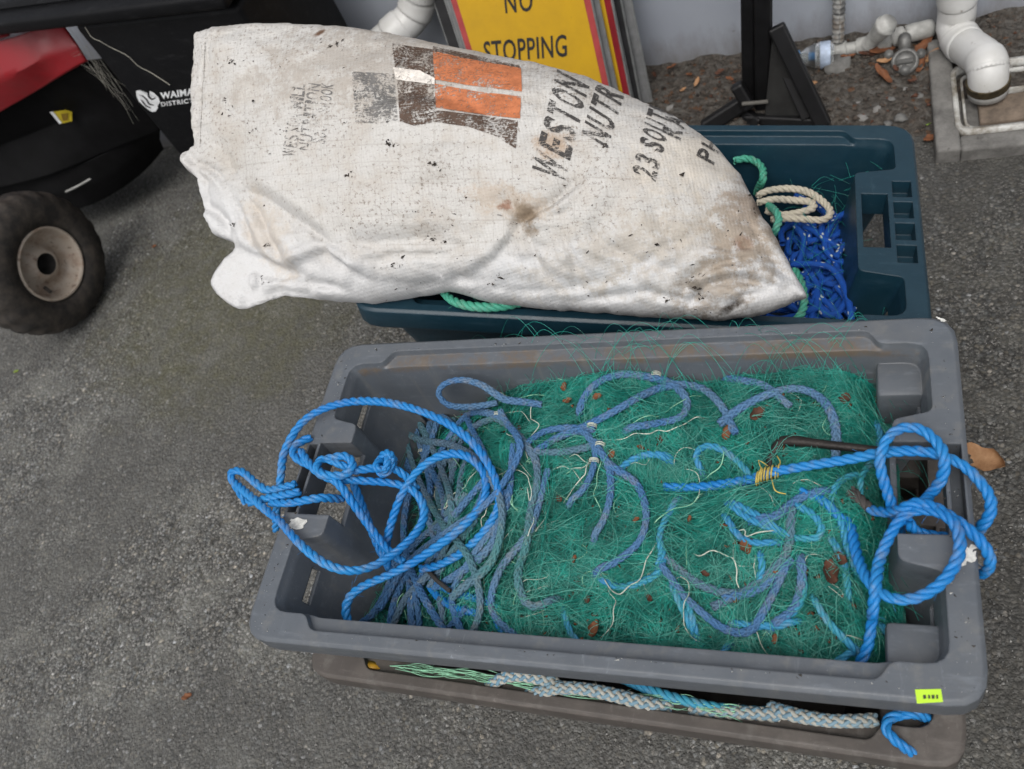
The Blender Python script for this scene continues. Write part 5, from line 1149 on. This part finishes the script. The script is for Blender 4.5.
def sign(name, label, k, xl, xr, zt, face, border, lean=.17, roll=0., dx=0, th=.004, z0=0.):
    p0, n = splane(k, lean); ux = np.array([math.cos(roll), 0, math.sin(roll)]); ux -= n*(ux @ n); ux /= np.linalg.norm(ux); uz = np.cross(n, ux); uz = uz if uz[2] > 0 else -uz
    e = empty(name, tuple(p0+ux*(xl+xr)/2)); tag(e, label, 'road sign', 'road signs leaning on the wall'); bpy.context.view_layer.update()
    M = Matrix(((ux[0], -n[0], uz[0], p0[0]), (ux[1], -n[1], uz[1], p0[1]), (ux[2], -n[2], uz[2], p0[2]), (0, 0, 0, 1)))
    bm = bmesh.new(); add_box(bm, ((xl+xr)/2, 0, z0+zt/2), (xr-xl, th, zt), M, .0012, 1); link('plate', bm_mesh('plate', bm), M_alu, e, smooth=False)
    def sheet(nm, a0, a1, b0, b1, m, d): 
        bm = bmesh.new(); bm.faces.new([bm.verts.new(M @ Vector((x, -th/2-d, z))) for x, z in ((a0, b0), (a1, b0), (a1, b1), (a0, b1))]); return link(nm, bm_mesh(nm, bm), m, e, smooth=False)
    g = .0035
    if border: sheet('border', xl+g, xr-g, z0+g, z0+zt-g, border, .0006); sheet('face', xl+.016, xr-.016, z0+.016, z0+zt-.016, face, .0012)
    else: sheet('face', xl+g, xr-g, z0+g, z0+zt-g, face, .0006)
    return e, p0, n, M
p0, n = splane(0); L0 = hit(452, 0, p0, n)[0]; L1 = hit(463, 50, p0, n)[0]; R0 = hit(595, 0, p0, n)[0]; R1 = hit(609, 88, p0, n)[0]
print('sign edges', L0, L1, R0, R1, hit(500, 0, p0, n))
XL, XR = (L0+L1)/2, (R0+R1)/2
s0, p0, n, M0 = sign('road_sign', 'yellow no stopping sign with red border, foremost of the leaning stack', 0, XL, XR, .72, M_yel, M_redb)
def on_sign(x, y): return hit(x, y, p0+n*.0042, n)
plane_text('lettering', 'STOPPING', on_sign, (485, 62.5), (567, 56), (-2.0, -21), M_sblk, s0, .012, space=1.06)
plane_text('lettering', 'NO', on_sign, (505.5, 13), (533, 10.5), (-2.0, -21), M_sblk, s0, .012, space=1.2)
M_gface = simple('grey_sign_back', (.23, .235, .24), .5, .4)
specs = [('bare grey sign plate directly behind the no stopping sign', .9, XL-.012, XR+.010, M_gface, None, .17, .004), ('yellow sign with dark red border, third sheet of the leaning stack', 2.0, XL-.010, XR+.030, M_yel, M_dred, .165, -.002),
         ('grey sign plate fourth in the leaning stack', 3.2, XL-.030, XR+.030, M_gface, None, .160, .008), ('dark sign plate fifth in the leaning stack, reaching furthest left', 4.2, XL-.064, XR+.040, M_sblk, None, .155, -.004), ('last grey sign plate of the stack, nearest the wall', 5.4, XL-.030, XR+.060, M_gface, None, .15, .014)]
for lb, k, a_, b_, fm, bd, ln, rl in specs: sign('road_sign', lb, k, a_, b_, .74, fm, bd, ln, rl)

# ------------------------------------------------------------------ drain pipes
t = NT('white_pvc'); p = t.pos(); n = t.noise(p, 9, 5, .65); sp = t.noise(p, 80, 3, .6); col = t.mix(t.ramp(n, [(.4, 0), (.7, 1)]), (.52, .52, .51), (.42, .415, .39)); col = t.mix(t.ramp(sp, [(.68, 0), (.74, .7)]), col, (.16, .13, .10)); t.bs(col=col, rough=.4, nrm=t.bump(sp, .06, .001)); M_pvc = t.m
def on_y(px, py, y): v = ray(px, py); return CAM+v*(y/v[1])
def pipe_thing(name, label, pts, r, mat, collars, cat='pipe', seg=28, cr=1.055, cmat=None):
    p_, s_ = catmull(np.array(pts), .012); a = Acc(); v, f, uv = sweep(p_, r, seg, s_); a.add(v, f, uv); o = tag(link(name, a.mesh(name), mat), label, cat)
    t_, n_, b_ = frames(p_)
    for q, wd in collars:
        i = int(np.argmin(np.abs(s_-q*s_[-1]))); j0 = max(0, i-3); c = np.stack([np.interp(np.linspace(max(0, s_[i]-wd/2), min(s_[-1], s_[i]+wd/2), 8), s_, p_[:, k]) for k in range(3)], 1)
        rr = r*cr*np.array([.93, 1, 1, 1, 1, 1, 1, .93]); a = Acc(); v, f, uv = sweep(c, rr, seg); a.add(v, f, uv); link('collar', a.mesh('collar'), cmat or mat, o)
    return o
DP = [on_y(962, -230, 1.585), on_y(958, -60, 1.585), on_y(957, 10, 1.585), on_y(955, 26, 1.578), on_y(962, 42, 1.545), on_y(975, 52, 1.495), on_y(985, 60, 1.455), on_y(988, 70, 1.43), on_y(988, 82, 1.425), on_y(988, 92, 1.425)]
dp = pipe_thing('downpipe', 'white plastic downpipe with a bent foot emptying into the drain by the blue bin', DP, .033, M_pvc, [(.575, .06), (.735, .045), (.90, .03)], 'downpipe')
a = Acc(); q = np.array([on_y(988, 80, 1.425), on_y(988, 86, 1.425)]); v, f, uv = sweep(q, .0355, 28); a.add(v, f, uv); link('mossy_joint', a.mesh('mossy_joint'), simple('mossy_mortar', (.10, .075, .035), .95, var=.6, sc=60, bump=1), dp)
LP = [on_y(424, -120, 1.60), on_y(421, -20, 1.60), on_y(418, 2, 1.598), on_y(411, 18, 1.585), on_y(398, 30, 1.565), on_y(380, 46, 1.545), on_y(366, 60, 1.535)]
pipe_thing('waste_pipe', 'bent white waste pipe on the wall between the sack and the sign stack', LP, .036, M_pvc, [(.40, .05), (.62, .05), (.78, .04)], 'pipe', cr=1.08)
# corrugated grey conduit coming down the wall
q = [on_y(841, -120, 1.625), on_y(839, 0, 1.625), on_y(838, 40, 1.620)]; p_, s_ = catmull(np.array(q), .0032); a = Acc(); v, f, uv = sweep(p_, .0115+.0014*np.sin(s_*2*np.pi/.011), 14, s_); a.add(v, f, uv)
t = NT('banded_conduit'); u = t.uv(); sx = t.n('ShaderNodeSeparateXYZ'); t.l(u, sx.inputs[0]); n = t.noise(t.map(u, (30, 3, 1)), 1, 2, .6); t.bs(col=t.ramp(n, [(.42, (.10, .10, .098)), (.5, (.30, .30, .29)), (.6, (.16, .14, .12))]), rough=.6)
tag(link('conduit', a.mesh('conduit'), t.m), 'thin grey banded flexible conduit running down the wall', 'conduit')
M_gp = simple('grubby_pvc', (.30, .30, .285), .55, var=.35, sc=35)
run = pipe_thing('water_pipe', 'grubby grey water pipe with joints along the foot of the wall', [on_y(826, 52, 1.615), on_y(848, 49, 1.615), on_y(872, 44, 1.61), on_y(893, 38, 1.605), on_y(915, 32, 1.61), on_y(932, 28, 1.62)], .0125, M_gp, [(.12, .03), (.38, .03), (.58, .022), (.66, .022), (.86, .05)], 'pipe', 18, 1.4)
a = Acc(); q = np.array([on_y(868, 44, 1.60), on_y(876, 36, 1.585), on_y(884, 27, 1.575), on_y(886, 25, 1.574)]); v, f, uv = sweep(q, np.array([.013, .015, .019, .021]), 22); a.add(v, f, uv); v, f, uv = sweep(np.array([q[3], q[3]+(q[3]-q[1])*.25]), .017, 22); a.add(v, f, uv); link('tee_branch', a.mesh('tee_branch'), M_gp, run)
# stop valve in front of it
VC = P(905, 62, .035); vax = np.array([-.05, -.62, .78]); vax /= np.linalg.norm(vax)
M_gm = simple('grey_metal', (.13, .13, .125), .5, .3, var=.4, sc=50)
vt = lathe('stop_valve', [(0, -.04), (.022, -.04), (.025, -.016), (.025, .006), (.021, .009), (.019, .009), (.018, .003), (.006, .003), (0, .004)], VC, vax, M_gm, None, 40); tag(vt, 'grey round stop valve among the leaves below the water pipe', 'valve')
a = Acc(); v, f, uv = sweep(np.array([VC+vax*.006-[.014, 0, 0], VC+vax*.006+[.014, 0, 0]]), .005, 8); a.add(v, f, uv); v, f, uv = sweep(catmull(np.array([VC-vax*.03+[0, .02, 0], VC+[0, .04, .02], on_y(905, 40, 1.60)]), .01)[0], .012, 12); a.add(v, f, uv); link('valve_key', a.mesh('valve_key'), M_gm, vt)
for k, (x, y) in enumerate(((889, 56), (921, 55), (905, 71))):
    a = Acc(); c = P(x, y, .03); v, f, uv = sweep(np.array([c, c+vax*.016]), .009, 8); a.add(v, f, uv); link('bolt', a.mesh('bolt'), M_gm, vt)
# clear bottle lying by the wall
t = NT('clear_plastic'); t.bs(col=(.75, .80, .82, 1), rough=.12, trans=.85, ior=1.3); M_clr = t.m
B0 = on_y(800, 58, 1.585); B1 = on_y(834, 54, 1.585); bx = (B1-B0)/np.linalg.norm(B1-B0); bl = np.linalg.norm(B1-B0)
bt = lathe('plastic_bottle', [(0, bl), (.022, bl), (.026, bl-.01), (.026, bl*.55), (.0235, bl*.5), (.026, bl*.45), (.026, .03), (.018, .012), (.012, .004), (.012, -.004), (0, -.004)], B0, bx, M_clr, None, 32); tag(bt, 'clear plastic bottle with a blue cap lying against the foot of the wall', 'bottle')
lathe('cap', [(0, -.020), (.0145, -.020), (.0155, -.017), (.0155, -.001), (.013, .0)], B0, bx, simple('blue_cap', (.03, .16, .36), .4), bt, 24)
lathe('bottle_label', [(.0265, bl*.60), (.0268, bl*.62), (.0268, bl*.88), (.0265, bl*.90)], B0, bx, simple('faded_label', (.30, .36, .46), .6, var=.4, sc=60), bt, 32)
# drain surround
DX0, DY0 = P(936, 152, .028)[0], P(936, 152, .028)[1]
t = NT('wet_concrete'); p = t.pos(); n = t.noise(p, 14, 6, .7); n2 = t.noise(p, 60, 4, .7); col = t.mix(t.ramp(n, [(.4, 0), (.65, 1)]), (.165, .16, .15), (.065, .062, .058)); col = t.mix(t.ramp(n2, [(.6, 0), (.7, .7)]), col, (.05, .045, .04)); t.bs(col=col, rough=.85, nrm=t.bump(n2, .7, .004, t.bevel(.008))); M_con = t.m
print('drain', DX0, DY0, P(948, 72, .04), P(960, 122, .03), P(1024, 122, .03), P(935, 80, .03))
dr = empty('drain_gully', (DX0+.2, DY0+.12, 0)); tag(dr, 'white framed drain in a concrete surround under the downpipe', 'drain'); bpy.context.view_layer.update()
X1, Y1 = DX0+.52, 1.60
bm = bmesh.new()
for c, s in (((DX0+.02, (DY0+Y1)/2, .010), (.04, Y1-DY0, .04)), (((DX0+.04+X1)/2, DY0+.018, .0085), (X1-DX0-.04, .036, .037)), (((DX0+.04+X1)/2, (DY0+.036+Y1)/2, -.004), (X1-DX0-.04, Y1-DY0-.036, .03))): add_box(bm, c, s, None, .004, 2)
link('surround', bm_mesh('surround', bm), M_con, dr, smooth=False)
def frame_ring(name, x0, x1, y0, y1, w, z, h, mat, r=.03):
    a = Acc(); pr = []; o_ = poly_ring([(x0, y0), (x1, y0), (x1, y1), (x0, y1)], [r]*4, 6); p_ = np.array([(*q, z) for q in o_]+[(*o_[0], z)])
    n = len(o_); i_ = poly_ring([(x0+w, y0+w), (x1-w, y0+w), (x1-w, y1-w), (x0+w, y1-w)], [max(.004, r-w)]*4, 6); V = [(*q, z) for q in o_]+[(*q, z+h) for q in o_]+[(*q, z+h) for q in i_]+[(*q, z) for q in i_]
    k = np.arange(n); k2 = (k+1) % n; f = np.vstack([np.stack([k+a_*n, k2+a_*n, k2+((a_+1) % 4)*n, k+((a_+1) % 4)*n], 1) for a_ in range(4)]); return link(name, npmesh(name, V, f), mat, dr, smooth=False)
t = NT('grimy_pvc'); p = t.pos(); n = t.noise(p, 26, 5, .7); col = t.mix(t.ramp(n, [(.40, 0), (.60, 1)]), (.44, .44, .42), (.16, .14, .11)); t.bs(col=col, rough=.55, nrm=t.bump(n, .3, .002)); M_gpvc = t.m
frame_ring('frame', DX0+.034, X1-.02, DY0+.036, DY0+.215, .0085, .012, .023, M_gpvc)
frame_ring('frame_lip', DX0+.050, X1-.036, DY0+.052, DY0+.199, .004, .012, .013, M_gpvc, .022)
bm = bmesh.new(); add_box(bm, ((DX0+.075+X1-.05)/2, DY0+.100, .014), (X1-DX0-.125, .068, .02), None, .004, 2); link('dirty_tray', bm_mesh('dirty_tray', bm), simple('caked_mud', (.13, .10, .075), .9, var=.5, sc=30, bump=.8), dr)
bm = bmesh.new(); add_box(bm, ((DX0+.075+X1-.05)/2, DY0+.137, .02), (X1-DX0-.125, .004, .026), None, .001, 1); link('tray_rim', bm_mesh('tray_rim', bm), M_gpvc, dr)
# ------------------------------------------------------------------ black folded stand
PX, PY_ = -.206, 1.50
M_stand = simple('black_steel', (.005, .005, .0058), .5, .2, var=.5, sc=30, bev=.002, bump=.15)
sd = empty('folding_stand', (PX, PY_, 0)); tag(sd, 'black steel folding stand with a slanting brace, upright in front of the wall', 'stand'); bpy.context.view_layer.update()
def bar(name, a_, b_, w, th, mat, parent, up=(0, -1, .3)):
    a_, b_ = Vector(a_), Vector(b_); z = (b_-a_); L = z.length; z.normalize(); y = Vector(up); y = (y-z*y.dot(z)).normalized(); x = y.cross(z); M = Matrix(((x.x, y.x, z.x, 0), (x.y, y.y, z.y, 0), (x.z, y.z, z.z, 0), (0, 0, 0, 1))); M.translation = (a_+b_)/2
    bm = bmesh.new(); add_box(bm, (0, 0, 0), (w, th, L), M, min(w, th)*.2, 2); return link(name, bm_mesh(name, bm), mat, parent, smooth=False)
bar('post', on_y(749, 116, 1.50), on_y(746, -330, 1.505), .026, .030, M_stand, sd, (0, -1, 0)); bar('post', on_y(763, 112, 1.488), on_y(762, -330, 1.492), .030, .034, M_stand, sd, (0, -1, 0)); bar('rail', on_y(771, 40, 1.50), on_y(771, -330, 1.50), .005, .02, M_stand, sd, (0, -1, 0))
bar('brace', on_y(776, 26, 1.475), P(824, 126, .015), .030, .018, M_stand, sd); bar('brace', on_y(776, 46, 1.49), P(808, 118, .03), .024, .010, M_stand, sd)
bar('foot', P(704, 128, .012), P(748, 100, .05), .030, .024, M_stand, sd); bar('foot', P(745, 122, .012), P(826, 126, .012), .034, .020, M_stand, sd); bar('foot', P(740, 112, .02), P(760, 126, .012), .03, .02, M_stand, sd)
bm = bmesh.new(); vs_ = [bm.verts.new(on_y(x, y, yy)) for x, y, yy in ((772, 40, 1.475), (784, 46, 1.47), (796, 74, 1.455), (810, 108, 1.44), (812, 126, 1.425), (764, 126, 1.44), (768, 84, 1.46))]; f_ = bm.faces.new(vs_); r = bmesh.ops.extrude_face_region(bm, geom=[f_]); bmesh.ops.translate(bm, vec=(0, .03, 0), verts=[v for v in r['geom'] if isinstance(v, bmesh.types.BMVert)]); link('side_plate', bm_mesh('side_plate', bm), simple('scuffed_black', (.010, .010, .0095), .7, var=.7, sc=25), sd, smooth=False)
bar('clamp', on_y(736, 84, 1.47), on_y(750, 108, 1.455), .024, .026, M_stand, sd); a = Acc(); v, f, uv = sweep(np.array([on_y(742, 104, 1.445), on_y(768, 101.5, 1.445)]), .004, 10); a.add(v, f, uv); link('pin', a.mesh('pin'), simple('bare_pin', (.20, .19, .17), .5, .4), sd)

# ------------------------------------------------------------------ stones and grit
def pebble(name, loc, s, mat, seed):
    bm = bmesh.new(); bmesh.ops.create_icosphere(bm, subdivisions=2, radius=1)
    for v in bm.verts:
        k = 1+.55*mn.noise(v.co*1.6+Vector((seed*3.1, 0, 0))); v.co = Vector((v.co.x*s[0]*k, v.co.y*s[1]*k, v.co.z*s[2]*k))
    o = link(name, bm_mesh(name, bm), mat); o.location = loc; o.rotation_euler.z = seed*1.7; return o
M_st = simple('grey_stone', (.12, .118, .112), .85, var=.35, sc=50, bump=.5); M_st2 = simple('pale_stone', (.18, .174, .165), .85, var=.25, sc=50, bump=.4)
for k, (x, y, r) in enumerate([(840, 68, .030)]): tag(pebble('stone', P(x, y, .02), (r, r*.9, r*.8), M_st, k), 'fist sized grey stone in the dirt below the banded conduit', 'stone')
SM = [(870, 86, .013), (852, 92, .012), (835, 105, .010), (877, 110, .012), (891, 100, .010), (918, 98, .012), (862, 118, .010), (846, 120, .008), (900, 118, .012), (905, 90, .010), (826, 92, .010), (888, 124, .009), (1006, 70, .014), (1012, 62, .012), (845, 84, .009), (858, 104, .008), (880, 93, .008), (650, 100, .010), (670, 108, .010), (690, 102, .008)]
for k, (x, y, r) in enumerate(SM): tag(pebble('stone', P(x, y, .014+r*.2), (r*1.0, r*.8, r*.6), M_st2 if k % 3 == 0 else M_st, k+3), 'small loose stone in the dirt strip near the wall', 'stone', 'loose stones in the dirt strip')
tag(pebble('paper_scrap', P(868, 95, .012), (.020, .008, .004), simple('pale_scrap', (.42, .47, .50), .6), 5.2), 'crumpled pale scrap of paper in the dirt in front of the stop valve', 'litter')
a = Acc(); v, f, uv = sweep(np.array([P(818, 105, .012), P(830, 93, .02)]), .0022, 6); a.add(v, f, uv); tag(link('twig', a.mesh('twig'), simple('bare_twig', (.25, .23, .20), .8)), 'short pale twig in the dirt beside the folding stand', 'twig')
def chips(name, N, rng_pt, smin, smax, mat, seed):
    g = np.random.default_rng(seed); base = np.array([[1, 0, 0], [-.5, .87, 0], [-.5, -.87, 0], [0, 0, .9], [0, 0, -.9], [.4, -.6, .5]]); fc = np.array([[0, 1, 3], [1, 2, 3], [2, 5, 3], [5, 0, 3], [1, 0, 4], [2, 1, 4], [5, 2, 4], [0, 5, 4]]); V = []; Fc = []
    for k in range(N):
        s = smin*(smax/smin)**(g.uniform()**2.2); q = base*s*g.uniform(.6, 1.3, (6, 3)); a_ = g.uniform(0, 6.28); c_, s_ = math.cos(a_), math.sin(a_); q = q @ np.array([[c_, -s_, 0], [s_, c_, 0], [0, 0, .75]]); V.append(q+rng_pt(g)+[0, 0, s*.25]); Fc.append(fc+6*k)
    return link(name, npmesh(name, np.vstack(V), np.vstack(Fc)), mat, smooth=False)
def gp(g):
    while True:
        p_ = P(g.uniform(-40, 1064), g.uniform(60, 820), 0)
        if p_[1] < WY: return p_
t = NT('grit'); nz = t.vor(t.pos(), 120, out='Color'); s_ = t.n('ShaderNodeSeparateColor'); t.l(nz, s_.inputs[0]); t.bs(col=t.ramp(s_.outputs[0], [(0, (.05, .05, .048)), (.5, (.13, .128, .12)), (.85, (.19, .186, .176)), (1, (.30, .295, .28))]), rough=.8); M_grit = t.m
tag(chips('loose_grit', 9000, gp, .0010, .0036, M_grit, 4), 'loose grit and stone chips scattered over the asphalt', 'gravel', kind='stuff')
def sp_(g):
    x = g.uniform(-1.5, .8); y = g.uniform(WY-.32, WY-.01); return np.array([x, y, soilz(x, y)])
tag(chips('dirt_crumbs', 3500, sp_, .0018, .009, simple('dirt_crumb', (.055, .043, .034), .95, var=.8, sc=40), 8), 'crumbs of soil and leaf mould along the foot of the wall', 'soil', kind='stuff')
tag(chips('leaf_bits', 420, sp_, .002, .009, LM[2], 18), 'broken rust brown leaf bits strewn along the foot of the wall', 'leaf litter', kind='stuff')
# ------------------------------------------------------------------ origins at the base of single-mesh things
for o in list(S.objects):
    if o.type == 'MESH' and o.parent is None and o.get('label') and o.location.length < 1e-6 and o.name != 'building_wall':
        ch = [c for c in o.children]; recenter(o)
        for c in ch: c.matrix_parent_inverse = Matrix.Translation(-o.location)
# ------------------------------------------------------------------ light
w = bpy.data.worlds.new('World'); S.world = w; w.use_nodes = True; nt = w.node_tree
bg = nt.nodes['Background']; sky = nt.nodes.new('ShaderNodeTexSky'); sky.sky_type = 'NISHITA'; sky.sun_disc = False
EL, AZ = 60, 178                                                  # overcast: soft light from high behind the camera
sky.sun_elevation = math.radians(EL); sky.sun_rotation = math.radians(AZ); sky.dust_density = 5; sky.air_density = 1; sky.ozone_density = .6
hs = nt.nodes.new('ShaderNodeHueSaturation'); hs.inputs['Saturation'].default_value = .26
nt.links.new(sky.outputs[0], hs.inputs['Color']); nt.links.new(hs.outputs[0], bg.inputs[0]); bg.inputs[1].default_value = .15
sl = bpy.data.lights.new('sun', 'SUN'); sl.energy = .75; sl.angle = math.radians(40); sl.color = (1, .96, .90)
so = bpy.data.objects.new('sun', sl); COL.objects.link(so)
az, el = math.radians(AZ), math.radians(EL)
d = Vector((math.sin(az)*math.cos(el), math.cos(az)*math.cos(el), math.sin(el)))
so.rotation_euler = d.to_track_quat('Z', 'Y').to_euler(); so.location = (0, 0, 4)
vs = S.view_settings; vs.view_transform = 'Standard'; vs.look = 'None'; vs.exposure = .32; vs.gamma = 1
S.render.engine = 'CYCLES'; S.cycles.max_bounces = 8; S.cycles.use_denoising = True
